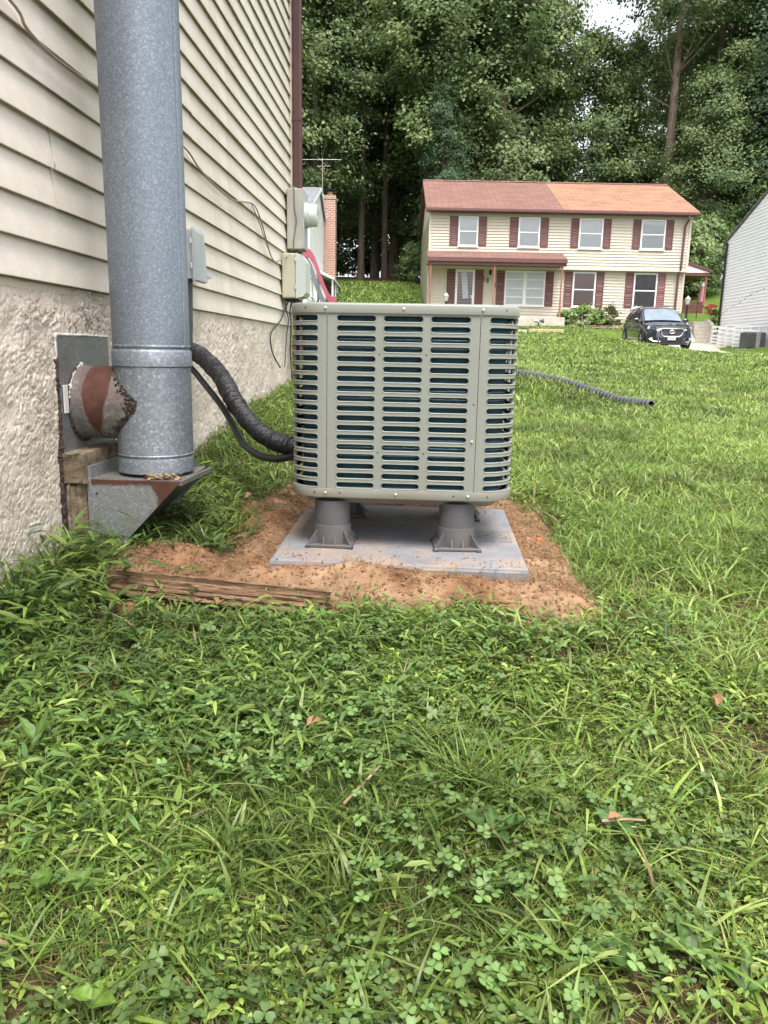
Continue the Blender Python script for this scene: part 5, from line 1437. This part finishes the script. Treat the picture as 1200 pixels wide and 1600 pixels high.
rows = [
    (slim, -2.0, 57, .4, 1.00, 'tall tree whose bare trunk rises left of the twin house, behind the lawn bank'),
    (slim, -.3, 59, 2.2, 1.02, 'tall tree with the second bare trunk left of the twin house'),
    (open_, 19.6, 58, 1.0, 1.05, 'tall tree whose pale trunk rises above the right end of the orange roof'),
    (open_, 22.9, 59, 3.3, .98, 'tall tree with bare trunk between the twin house and the white house at right'),
    (tall, 3.6, 54, .0, 1.00, W_ALL), (tall2, 7.2, 55, 1.1, 1.05, W_ALL), (tall, .4, 63, 2.0, 1.05, W_ALL), (tall2, -5.0, 55, 2.6, 1.0, W_ALL), (tall, -8.5, 52, 3.9, 1.0, W_ALL),
    (tall, 9.3, 58, 4.6, 1.02, W_ALL), (tall2, -1.2, 68, .7, 1.1, W_ALL), (tall, 5.3, 66, 5.2, 1.08, W_ALL), (tall2, 11.4, 67, 3.0, 1.0, W_ALL), (tall, 25.5, 66, 1.7, 1.05, W_ALL),
    (tall2, 27.5, 60, 4.0, 1.05, W_ALL), (tall, 31.5, 63, .9, 1.1, W_ALL), (tall2, 25.2, 72, 5.5, 1.1, W_ALL), (tall, -12.5, 57, 5.9, 1.05, W_ALL), (tall2, 9.0, 78, 2.4, 1.05, W_ALL), (tall2, 35.0, 58, 2.0, 1.05, W_ALL), (tall, 1.0, 80, 4.4, 1.1, W_ALL),
    (tall2, -6.5, 70, 1.9, 1.1, W_ALL), (tall, 29.0, 80, 2.9, 1.1, W_ALL),
    (hem, 26.0, 55, .3, 1.05, 'feathery dark evergreen tree at the upper right of the woods'), (hem, 3.4, 51.5, 2.0, .55, 'feathery drooping small tree just left of the twin house'),
    (mid, 14.8, 60, .6, 1.0, 'dark mid-height tree behind the middle of the orange roof'), (mid, 18.0, 63, 2.6, 1.0, W_MID), (mid, 9.0, 62, 4.2, 1.05, W_MID), (mid, 21.0, 54.5, 5.1, .80, 'mid-height tree hanging over the side porch of the twin house'), (mid, 24.5, 56, 1.4, .85, W_MID),
    (mid, 5.0, 58, 3.4, 1.0, W_MID), (mid, -4.6, 62, 2.1, .9, W_MID), (mid, 2.2, 64, .2, .9, W_MID), (mid, 29.0, 54, 2.2, 1.0, W_MID), (mid, 12.0, 74, 2.2, 1.1, W_MID)]
FRONT = sorted([r_ for r_ in rows if r_[5] == W_ALL and r_[2] < 61], key=lambda r_: r_[1] / r_[2])
PLACE = {id(r_): ORD[k] + ' from the left of the tall leafy trees at the front of the woods' for k, r_ in enumerate(FRONT)}
BACK = sorted([r_ for r_ in rows if r_[5] == W_ALL and r_[2] >= 61], key=lambda r_: r_[1] / r_[2])
PLACE.update({id(r_): ORD[k] + ' from the left of the tall trees deep in the woods, behind the front row' for k, r_ in enumerate(BACK)})
MIDS = sorted([r_ for r_ in rows if r_[5] == W_MID], key=lambda r_: r_[1] / r_[2])
PLACE.update({id(r_): ORD[k] + ' from the left of the mid-height trees filling the wood edge' for k, r_ in enumerate(MIDS)})
for r_ in rows: place(*r_[:5], PLACE.get(id(r_), r_[5]))
for k in range(14):
    u = -8 + k * 2.9 + TR.uniform(-.6, .6); D = TR.uniform(63, 76)
    place(shrub, u, D, TR.uniform(0, 6), TR.uniform(1.1, 1.7), ORD[k] + ' from the left of the understory shrubs in the shade of the woods')
for (u, D, s, lb) in [(1.6, 55.0, .45, 'small shrub at the top of the lawn bank left of the twin house'), (18.3, 48.5, .75, 'green shrub behind the side porch deck'), (19.6, 50, .8, 'green shrub beside the white house corner, behind the umbrella')]:
    place(shrub, u, D, TR.uniform(0, 6), s, lb)
# bushes in the planting bed
def bush(u, D, h, r, n_, pal, lb, z=None, leaf=.11):
    z = gz(u, D) if z is None else z
    t = thing('bush', lb, 'bush', UD(u, D, z), 0, 'bushes in the planting bed')
    rg = np.random.default_rng(int(u * 100))
    V, F, C, cen = crown_mesh('b', h, .08, r, n_, 70, leaf, int(u * 37), pal=pal)
    V = V.reshape(-1, 4, 3); c0 = V.mean(1, keepdims=True); k = min(1.0, r / 1.0)
    tri_mesh('foliage', V.reshape(-1, 3), F, M['bush'], C, t, smooth=False)
    mb = MB()
    for q in range(6): mb.tube([(0, 0, -.1), tuple(Vector(cen[q, :3]) * .6), tuple(cen[q, :3])], [.02, .014, .006], 5)
    mb.build('stem', M['bark'], t)
BR = np.array([[.10, .19, .04], [.14, .24, .05], [.19, .29, .07], [.24, .33, .10]])
_n = np.random.default_rng
for (u, h, r, pal, lb) in [(9.35, .75, .50, BR, 'leftmost low bush in the planting bed by the porch post'), (10.25, 1.05, .65, BR, 'largest bright green bush in the planting bed'), (11.05, .85, .55, BR, 'bright green bush in the middle of the planting bed'),
                           (11.75, 1.15, .48, np.array([[.16, .17, .07], [.20, .22, .09], [.24, .26, .12], [.15, .13, .07]]), 'olive feathery bush at the right end of the planting bed near the car')]:
    bush(u, 41.25, h, r, 26, pal, lb, 2.15)
bush(15.15, 40.9, .6, .35, 10, BR, 'small plant at the left of the concrete steps', 2.2)
bush(17.25, 41.6, .75, .35, 12, BR, 'small green plant at the top right of the concrete steps', 2.45)
bush(3.0, 39.6, .5, .8, 18, BR, 'low green bush below the left lamp post lantern', 2.4)
# ------------------------------------------------------------------ lawn: grass, clover and weeds as real leaves
VR = np.random.default_rng(77)
def field(nn, y0, y1, mar=.35):
    """random points on the ground seen from the photograph's spot and a step to its side"""
    y = np.sqrt(VR.uniform((y0) ** 2, (y1) ** 2, nn * 2))
    x = VR.uniform(-.62, .58, nn * 2) * y + VR.uniform(-mar, mar, nn * 2)
    ok = (x > -1.14) | (y > 6.9)
    ok &= ~((x > -.475) & (x < .345) & (y > 2.19) & (y < 3.10))
    return x[ok][:nn], y[ok][:nn]
def drive_mask(x, y):
    u = x * math.cos(YAW) + y * math.sin(YAW); D = -x * math.sin(YAW) + y * math.cos(YAW)
    right = 14.5 + (D - 31) * .28
    return (D > 29.5) & (D < 40) & (u > 10.85) & (u < right)
def in_house(x, y):
    u = x * math.cos(YAW) + y * math.sin(YAW); D = -x * math.sin(YAW) + y * math.cos(YAW)
    return ((D > 41.2) & (u > 1.8)) | ((x > 14.2) & (y > 28)) | ((u < -3.9) & (y > 36)) | ((D > 39.3) & (u > 14.5))
GREEN = np.array([[.098, .172, .034], [.146, .238, .046], [.218, .312, .066], [.305, .378, .118], [.088, .160, .042], [.208, .292, .076]])
STRAW = np.array([.34, .26, .13])
def patch_tone(x, y):
    """lighter and darker growth in drifts"""
    return .70 + .56 * ss(.25, .75, fbm(x * 2.3 + 11, y * 2.3, 41, 4))
def pick_col(x, y, nn, straw=.05, bias=0.0):
    k = fbm(x * 1.3, y * 1.3, 15, 3) * .55 + VR.random(nn) * .6 + bias
    k = np.clip(k, 0, .999)
    i = (k * 4).astype(int).clip(0, 3)
    c = GREEN[i] * (1 - (VR.random(nn) < .25)[:, None]) + 0
    alt = GREEN[VR.integers(0, 6, nn)]
    c = np.where((VR.random(nn) < .25)[:, None], alt, GREEN[i])
    c = c * (VR.uniform(.70, 1.25, nn) * patch_tone(x, y))[:, None]
    c = np.where((VR.random(nn) < straw)[:, None], STRAW * VR.uniform(.6, 1.1, nn)[:, None], c)
    return c
def blades(x, y, h, w, lean, col, seg=3, z=None, az=None):
    nn = len(x)
    z = ground_z(x, y) if z is None else z
    az = VR.uniform(0, 2 * PI, nn) if az is None else az
    dx, dy = np.cos(az), np.sin(az)
    tw = az + PI / 2 + VR.normal(0, .5, nn)
    px, py = np.cos(tw), np.sin(tw)
    ts = np.linspace(0, 1, seg + 1)
    nv = 2 * seg + 1
    V = np.zeros((nn, nv, 3)); C = np.zeros((nn, nv, 3))
    for k, t in enumerate(ts):
        out = h * lean * t ** 1.8; up = h * (t - .45 * np.clip(lean, 0, 1.6) * t ** 2.2 * .8)
        cx, cy, cz = x + dx * out, y + dy * out, z - .004 + np.maximum(up, .002)
        ww = w * (1 - t ** 2.2) * (.75 + .6 * min(t * 2, 1)) * .5
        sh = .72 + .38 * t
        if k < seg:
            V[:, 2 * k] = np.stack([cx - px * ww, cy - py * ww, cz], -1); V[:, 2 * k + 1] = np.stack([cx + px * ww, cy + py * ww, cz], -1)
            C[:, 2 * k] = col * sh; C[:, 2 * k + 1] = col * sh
        else:
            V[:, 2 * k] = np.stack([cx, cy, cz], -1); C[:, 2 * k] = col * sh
    f = []
    for k in range(seg - 1): f += [(2 * k, 2 * k + 1, 2 * k + 3), (2 * k, 2 * k + 3, 2 * k + 2)]
    f.append((2 * seg - 2, 2 * seg - 1, 2 * seg))
    F = (np.arange(nn) * nv)[:, None, None] + np.array(f)[None]
    return V.reshape(-1, 3), F.reshape(-1, 3), C.reshape(-1, 3)
def leaves(B, D, L, W, col, droop=.25, fold=.15):
    """lanceolate leaves: B base points, D unit directions, L length, W width"""
    nn = len(B)
    S = np.cross(D, np.array([0, 0, 1.0])); S /= np.linalg.norm(S, axis=1)[:, None] + 1e-9
    S = S + np.cross(S, D) * VR.normal(0, .35, nn)[:, None]; S /= np.linalg.norm(S, axis=1)[:, None]
    N = np.cross(S, D)
    N *= np.sign(N[:, 2:3] + 1e-9)
    pos = lambda t: B + D * (L * t)[:, None] - np.array([0, 0, 1.0]) * (L * droop * t ** 2)[:, None]
    V = np.zeros((nn, 8, 3)); C = np.zeros((nn, 8, 3))
    V[:, 0] = pos(np.zeros(nn)); V[:, 7] = pos(np.ones(nn))
    for j, (t, wf) in enumerate(((.30, 1.0), (.68, .78))):
        m_ = pos(np.full(nn, t)); sw = S * (W * wf * .5)[:, None]; up = N * (W * fold * wf)[:, None]
        V[:, 1 + 3 * j] = m_ - sw + up; V[:, 2 + 3 * j] = m_; V[:, 3 + 3 * j] = m_ + sw + up
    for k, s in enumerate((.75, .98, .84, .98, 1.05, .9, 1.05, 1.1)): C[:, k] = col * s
    f = np.array([(0, 2, 1), (0, 3, 2), (1, 2, 5), (1, 5, 4), (2, 3, 6), (2, 6, 5), (4, 5, 7), (5, 6, 7)])
    F = (np.arange(nn) * 8)[:, None, None] + f[None]
    return V.reshape(-1, 3), F.reshape(-1, 3), C.reshape(-1, 3)
def join(parts):
    V = []; F = []; C = []; o = 0
    for v, f, c in parts:
        V.append(v); F.append(f + o); C.append(c); o += len(v)
    return np.concatenate(V), np.concatenate(F), np.concatenate(C)
def keep(x, y, soil=.0, keepfrac=.0):
    d = soil_d(np.clip(x, -3, 3), np.clip(y, 0, 6))
    pr = ss(-.15 + soil, .07 + soil, d) ** 1.8 + keepfrac
    pr = pr * np.where((x > -.93) & (x < -.24) & (y > 1.97) & (y < 2.22), .15, 1.0)
    return (VR.random(len(x)) < pr) & ~drive_mask(x, y) & ~in_house(x, y)

parts = []
# thatch: dry straw lying flat among the roots
x, y = field(30000, .45, 3.4); k = keep(x, y, .0, .5); x, y = x[k], y[k]
zz = np.maximum(ground_z(x, y), np.where(soil_d(x, y) < .05, soil_z(x, y) + .006, -9))
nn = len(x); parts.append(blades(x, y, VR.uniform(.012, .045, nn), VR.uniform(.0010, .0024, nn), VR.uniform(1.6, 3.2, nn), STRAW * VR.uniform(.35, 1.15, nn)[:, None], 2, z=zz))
# the short grass, near to far
LAWN = [(66000, .45, 1.6, .016, .055, .0014, .0032, 3), (98000, 1.6, 3.4, .020, .070, .0022, .0048, 3), (100000, 3.4, 7.0, .035, .085, .0042, .0085, 2), (88000, 7.0, 14.0, .05, .11, .009, .018, 2),
        (78000, 14.0, 27.0, .06, .14, .018, .036, 2), (48000, 27.0, 45.0, .07, .15, .035, .065, 2)]
for (cnt, a, b_, h0, h1, w0, w1, seg) in LAWN:
    x, y = field(cnt, a, b_, .85 if a < 3 else .6); k = keep(x, y, 0, .02); x, y = x[k], y[k]; nn = len(x)
    patch = fbm(x * 1.7, y * 1.7, 5, 3)
    bare = fbm(x * 2.6 + 30, y * 2.6, 9, 3)
    k = VR.random(nn) < np.clip(1.5 - 1.9 * ss(.50, .66, bare) * (y < 4), .08, 1); x, y, patch = x[k], y[k], patch[k]; nn = len(x)
    h = VR.uniform(h0, h1, nn) * (.65 + .7 * patch)
    if a > 3: h = h * (1 + .5 * (1 - ss(-1.1, -.2, x)) * (y < 8))
    bias = (.10 if a > 3 else -.10) + .16 * ss(-.2, .8, x) * (a < 3.4)
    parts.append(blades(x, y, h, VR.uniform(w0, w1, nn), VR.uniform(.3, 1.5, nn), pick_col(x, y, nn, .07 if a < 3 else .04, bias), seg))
x = VR.uniform(-9.5, 1.6, 13000); y = VR.uniform(42, 54.5, 13000); k = ~in_house(x, y); x, y = x[k], y[k]; nn = len(x)
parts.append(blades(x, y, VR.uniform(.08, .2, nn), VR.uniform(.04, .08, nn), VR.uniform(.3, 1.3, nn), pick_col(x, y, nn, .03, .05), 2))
# longer coarse blades (crab grass and fescue) standing out of the turf
for (cnt, a, b_, h0, h1, w0, w1) in [(1500, .5, 1.7, .05, .12, .0035, .0080), (5200, 1.7, 3.6, .05, .12, .004, .008), (6000, 3.6, 8.0, .07, .15, .006, .012)]:
    x, y = field(cnt, a, b_); k = keep(x, y, .02); x, y = x[k], y[k]; nn = len(x)
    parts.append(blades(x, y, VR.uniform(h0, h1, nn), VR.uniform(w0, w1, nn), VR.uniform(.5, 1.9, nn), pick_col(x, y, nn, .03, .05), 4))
# tufts
for (tx_, ty_, cnt, hh) in [(.10, 1.30, 90, .13), (.16, 1.27, 70, .13), (.05, 1.36, 60, .11), (-.10, 1.02, 60, .10), (.30, 1.52, 70, .10), (-.02, 1.62, 60, .09), (.62, 1.35, 70, .11), (-.30, 1.10, 50, .10), (.20, .92, 50, .10), (-.42, 1.30, 60, .11), (.75, 1.75, 80, .11), (.9, 2.3, 80, .11), (1.2, 2.9, 90, .12),
                            (-1.08, 2.10, 60, .24), (-1.06, 2.22, 50, .20), (-1.09, 1.95, 40, .20), (-.72, 2.46, 60, .12), (-.68, 2.60, 70, .13), (-.55, 2.98, 60, .09)]:
    a = VR.uniform(0, 2 * PI, cnt); r = np.abs(VR.normal(0, .040, cnt))
    x = tx_ + np.cos(a) * r; y = ty_ + np.sin(a) * r
    x = np.maximum(x, -1.13)
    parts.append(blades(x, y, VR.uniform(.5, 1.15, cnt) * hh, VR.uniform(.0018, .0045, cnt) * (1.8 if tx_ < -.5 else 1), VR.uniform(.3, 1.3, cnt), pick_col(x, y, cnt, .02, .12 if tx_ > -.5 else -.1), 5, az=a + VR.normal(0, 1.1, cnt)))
V, F, C = join(parts)
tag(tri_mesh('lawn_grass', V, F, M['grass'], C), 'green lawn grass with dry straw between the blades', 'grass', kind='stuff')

# leafy weeds (stems with alternate lance-shaped leaves) thick at the left, along the clay and in patches
parts = []
def weed_stems(x, y, leafn, L0, L1, ratio, stem, hue, zlift=.0):
    nn = len(x); z = ground_z(x, y) + zlift
    az = VR.uniform(0, 2 * PI, nn); tilt = VR.uniform(.25, 1.1, nn); sl = VR.uniform(*stem, nn)
    sd = np.stack([np.cos(az) * np.sin(tilt), np.sin(az) * np.sin(tilt), np.cos(tilt)], -1)
    c0 = hue[VR.integers(0, len(hue), nn)] * (VR.uniform(.70, 1.25, nn) * patch_tone(x + 5, y))[:, None]
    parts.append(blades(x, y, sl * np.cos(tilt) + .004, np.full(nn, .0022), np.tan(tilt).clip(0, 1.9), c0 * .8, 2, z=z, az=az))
    for i in range(leafn):
        t = (i + 1) / leafn
        Bp = np.stack([x, y, z], -1) + sd * (sl * t)[:, None] - np.array([0, 0, .12]) * (sl * t * t)[:, None]
        la = az + (1 if i % 2 else -1) * VR.uniform(.5, 1.5, nn) + VR.normal(0, .2, nn)
        if i == leafn - 1: la = az + VR.normal(0, .3, nn)
        el = VR.uniform(-.15, .75, nn)
        D = np.stack([np.cos(la) * np.cos(el), np.sin(la) * np.cos(el), np.sin(el)], -1)
        L = VR.uniform(L0, L1, nn) * (1 - .25 * abs(t - .6))
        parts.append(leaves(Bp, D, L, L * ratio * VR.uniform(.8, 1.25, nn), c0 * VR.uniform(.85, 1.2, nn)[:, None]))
DK = np.array([[.088, .158, .038], [.118, .200, .044], [.165, .250, .054], [.100, .178, .054], [.230, .305, .075]])
LT = np.array([[.195, .285, .052], [.235, .320, .066], [.275, .345, .090], [.155, .245, .054]])
x, y = field(30000, .9, 2.35, .2)
den = (1 - ss(-.45, .05, x + (y - 1.8) * .25)) * ss(.95, 1.45, y + .25 * (x < -.6)) 
den = np.maximum(den, .9 * np.exp(-((y - 1.93) / .09) ** 2) * (x < .62))
den *= .25 + .9 * ss(.3, .6, fbm(x * 4, y * 4, 55, 3))
k = (VR.random(len(x)) < den * .19) & keep(x, y, .015); weed_stems(x[k], y[k], 6, .022, .055, .19, (.04, .12), DK)
x, y = field(16000, .45, 1.75, .2)
den = ss(.45, .68, fbm(x * 3 + 7, y * 3, 66, 3))
k = (VR.random(len(x)) < .17 + den * .34) & keep(x, y, .03); weed_stems(x[k], y[k], 5, .010, .027, .34, (.02, .06), np.concatenate([LT, LT, DK]))
x, y = field(26000, 1.6, 4.2, .2)
den = ss(.38, .62, fbm(x * 2 + 3, y * 2, 61, 3)) * ss(-.1, .5, x)
k = (VR.random(len(x)) < den * .30) & keep(x, y, .02); weed_stems(x[k], y[k], 5, .016, .042, .22, (.03, .08), LT)
# long leaves by the wall, round the bracket and along the foundation
x = VR.uniform(-1.13, -.80, 200); y = VR.uniform(1.75, 2.36, 200); k = VR.random(200) < np.where(x < -1.0, 1, .25); x, y = x[k], y[k]
weed_stems(x, y, 6, .06, .13, .13, (.08, .22), DK * .75)
x = VR.uniform(-1.0, -.62, 130); y = VR.uniform(2.36, 2.85, 130)
weed_stems(x, y, 5, .05, .10, .16, (.05, .13), DK * .8)
x = VR.uniform(-1.13, -.55, 900); y = VR.uniform(2.8, 6.5, 900); k = VR.random(900) < np.where(x < -.85, 1, .5); x, y = x[k], y[k]
k = keep(x, y, .02); weed_stems(x[k], y[k], 5, .04, .10, .13, (.05, .14), np.concatenate([LT, DK]))
V, F, C = join(parts)
tag(tri_mesh('weed_cover', V, F, M['weed'], C), 'leafy weeds with lance-shaped leaves growing through the lawn', 'weeds', kind='stuff')

# clover
x, y = field(26000, .45, 2.1, .2)
den = ss(.42, .62, fbm(x * 2.8 + 90, y * 2.8, 71, 3)) * (.35 + .65 * np.exp(-((x + .2) / .45) ** 2))
k = (VR.random(len(x)) < den * .24) & keep(x, y, .04); x, y = x[k], y[k]; nn = len(x)
z = ground_z(x, y) + VR.uniform(.018, .055, nn)
base = np.stack([x, y, z], -1)
a0 = VR.uniform(0, 2 * PI, nn); R = VR.uniform(.0040, .0078, nn)
tiltx, tilty = VR.normal(0, .28, nn), VR.normal(0, .28, nn)
cl = np.array([.130, .220, .070]) * (VR.uniform(.7, 1.3, nn) * patch_tone(x + 9, y))[:, None] + np.array([.02, .01, .0]) * VR.random(nn)[:, None]
parts = []
shape = [(0, 0), (.55, -.62), (1.25, -.95), (1.85, -.62), (1.75, 0), (1.85, .62), (1.25, .95), (.55, .62)]
for j in range(3):
    an = a0 + j * 2 * PI / 3; dx, dy = np.cos(an), np.sin(an)
    V = np.zeros((nn, 9, 3)); C = np.zeros((nn, 9, 3))
    for q, (f_, s_) in enumerate(shape + [(1.0, 0)]):
        lx = (dx * f_ - dy * s_) * R; ly = (dy * f_ + dx * s_) * R
        lz = lx * tiltx + ly * tilty + np.abs(s_) * R * .22 - (f_ / 1.8) ** 2 * R * .15
        V[:, q] = base + np.stack([lx, ly, lz], -1)
        C[:, q] = cl * (1.2 if q == 8 else (.85 if q == 0 else 1.0))
    f = np.array([(8, q, (q + 1) % 8) for q in range(8)])
    parts.append((V.reshape(-1, 3), ((np.arange(nn) * 9)[:, None, None] + f[None]).reshape(-1, 3), C.reshape(-1, 3)))
parts.append(blades(x, y, z - ground_z(x, y) + .004, np.full(nn, .0013), np.full(nn, .02), cl * .8, 1))
V, F, C = join(parts)
tag(tri_mesh('clover_cover', V, F, M['weed'], C), 'patches of three-leafed clover in the near lawn', 'clover', kind='stuff')

# single broad-leaved plants, dry leaves and twigs that can be told apart
def leaf_mesh(L, W, wav=.0, seed=0, tip=1.0, bend=.35, cup=.18, nr=9):
    rg = np.random.default_rng(seed); V = []; F = []; C = []
    prof = lambda t: (math.sin(PI * min(1, t ** .8)) ** .8) * (1 - .25 * t * tip)
    col = np.array([.090, .165, .038])
    for i in range(nr):
        t = i / (nr - 1); w = W * .5 * max(.03, prof(t)) if i < nr - 1 else .0005
        for j, s in enumerate((-1, -.5, 0, .5, 1)):
            zz = L * (.35 * t - bend * t * t) + abs(s) * w * cup * 2 + math.sin(i * 2.3 + j) * wav * abs(s) + (.0 if s else -.0006)
            V.append((L * t, s * w * (1 + wav * 20 * (rg.random() - .5)), zz))
            C.append(col * (1.35 if s == 0 else (1.0 if abs(s) < .8 else .95)) * (.65 + .55 * rg.random()))
    for i in range(nr - 1):
        for j in range(4):
            a = i * 5 + j; F += [(a, a + 5, a + 6), (a, a + 6, a + 1)]
    return np.array(V), np.array(F), np.array(C)
def plant(label, cat, x, y, lv, name='weed_plant', tint=(1, 1, 1), lift=.02, group=None):
    z = float(ground_z(np.array(x), np.array(y)))
    t = thing(name, label, cat, (x, y, z), 0, group)
    MB().tube([(0, 0, -.01), (0, 0, lift * .5), (0, 0, lift)], [.0025, .0022, .0016], 6).build('stem', M['twig_green'], t, 60)
    for q, (az, el, L, W) in enumerate(lv):
        V, F, C = leaf_mesh(L, W, .0012, q + int(abs(x * 999)), bend=.30)
        o = tri_mesh('leaf', V, F, M['weed'], C * np.array(tint), t)
        o.location = (0, 0, lift * (.6 + .4 * q / max(1, len(lv) - 1))); o.rotation_euler = (0, -math.radians(el), math.radians(az))
    return t
M['twig_green'] = pm('green_stem', (.13, .19, .06), (.09, .14, .04), 20, .6)
plant('broad dock plant with long dark leaves, low centre right of the lawn', 'weed', .138, 1.15, [(155, 22, .075, .034), (-70, 18, .060, .030), (20, 10, .065, .034), (95, 15, .05, .026)], tint=(.75, .8, .9), lift=.035)
plant('dock rosette of large round-tipped leaves in the bottom right corner', 'weed', .405, .955, [(100, 32, .062, .028), (38, 14, .068, .028), (-60, 6, .050, .026), (165, 12, .050, .024)], tint=(.85, .9, .85), lift=.015)
plant('round-leaved plant left of the dock rosette near the bottom edge', 'weed', .285, .935, [(60, 12, .055, .050), (180, 14, .045, .040), (-50, 8, .045, .042)], tint=(.85, .9, .95), lift=.025)
plant('single broad grey-green leaf plant beside the twig on the right', 'weed', .345, 1.19, [(120, 22, .05, .026), (40, 16, .048, .024), (-60, 8, .055, .03)], tint=(.95, 1.0, 1.3), lift=.03)
plant('tall pale weed with long pointed leaves at the left edge', 'weed', -.725, 1.31, [(75, 62, .085, .026), (5, 30, .085, .024), (150, 34, .080, .024), (-70, 22, .07, .022), (35, 48, .06, .02)], tint=(1.25, 1.2, 1.1), lift=.05)
plant('bright green seedling with a pair of wide pointed leaves', 'weed', -.585, 1.44, [(100, 28, .062, .034), (-5, 22, .055, .032), (170, 20, .05, .028)], tint=(1.25, 1.25, 1.1), lift=.06)
plant('lobed pale green plant between the seedling and the tall pale weed', 'weed', -.655, 1.385, [(80, 15, .04, .036), (-80, 12, .04, .036), (10, 12, .035, .03)], tint=(1.35, 1.3, 1.1), lift=.05)
plant('scalloped pale green plant at the far left, above the tall pale weed', 'weed', -.80, 1.43, [(60, 18, .036, .036), (-60, 12, .034, .034), (170, 14, .03, .03)], tint=(1.5, 1.4, 1.2), lift=.05)
plant('five-leafed pale green plant low on the left of the lawn', 'weed', -.50, .985, [(20, 14, .034, .022), (80, 16, .034, .023), (150, 12, .036, .022), (-70, 10, .03, .02), (-130, 8, .03, .02)], tint=(1.45, 1.3, 1.3), lift=.05)
plant('round single-leaved plant left of the five-leafed pale one', 'weed', -.565, .985, [(90, 15, .04, .036), (-60, 10, .03, .026)], tint=(1.2, 1.2, .9), lift=.045)
plant('yellow-green lobed leaf at the bottom edge, left of centre', 'weed', -.40, .80, [(90, 14, .04, .04), (0, 10, .032, .03), (180, 10, .032, .03)], tint=(1.7, 1.55, 1.2), lift=.045)
plant('long blade-leafed plant in the bottom right, by the picture edge', 'weed', .46, .90, [(70, 24, .08, .018), (130, 16, .07, .017), (10, 12, .06, .016)], tint=(1.0, 1.0, .9), lift=.015)
plant('pale broad weed against the stucco at the left edge', 'weed', -1.06, 1.80, [(60, 20, .06, .05), (-40, 14, .05, .045), (-100, 10, .05, .04)], tint=(1.5, 1.35, 1.1), lift=.06)
for (px_, py_, az, L, lb, sc_) in [(-.218, 1.405, 30, .040, 'reddish dry leaf lying in the clover left of centre', (1, 1, 1)), (.651, 1.560, 80, .050, 'curled tan dry leaf in the grass near the right edge', (1, 1, 1)),
                             (-.55, 1.965, 140, .045, 'pinkish dry leaf in the weeds below the landscape timber', (1, 1, 1)), (.335, 1.185, 10, .026, 'small brown dead leaf beside the twig', (1, 1, 1)), (-.70, 2.95, 60, .05, 'tan dead leaves by the wall weeds behind the bracket', (1, 1, 1))]:
    V, F, C = leaf_mesh(L, L * .55, .0015, int(L * 1e4), cup=.5, bend=.5)
    o = tri_mesh('dry_leaf', V, F, M['dry_leaf'], C)
    o.location = (px_, py_, float(ground_z(np.array(px_), np.array(py_))) + .045); o.rotation_euler = (.3, -.2, math.radians(az))
    tag(o, lb, 'dry leaf')
for (a, b_, lb) in [((-.12, 1.19), (-.06, 1.30), 'pale dead stalk lying in the grass left of centre'), ((.325, 1.185), (.40, 1.19), 'thin brown twig lying on the right of the lawn')]:
    za = float(ground_z(np.array(a[0]), np.array(a[1]))) + .04; zb = float(ground_z(np.array(b_[0]), np.array(b_[1]))) + .045
    o = MB().tube([(*a, za), ((a[0] + b_[0]) / 2 + .004, (a[1] + b_[1]) / 2, (za + zb) / 2 + .003), (*b_, zb)], [.003, .0026, .0018], 6).build('twig', M['twig'], None, 60)
    tag(o, lb, 'twig')
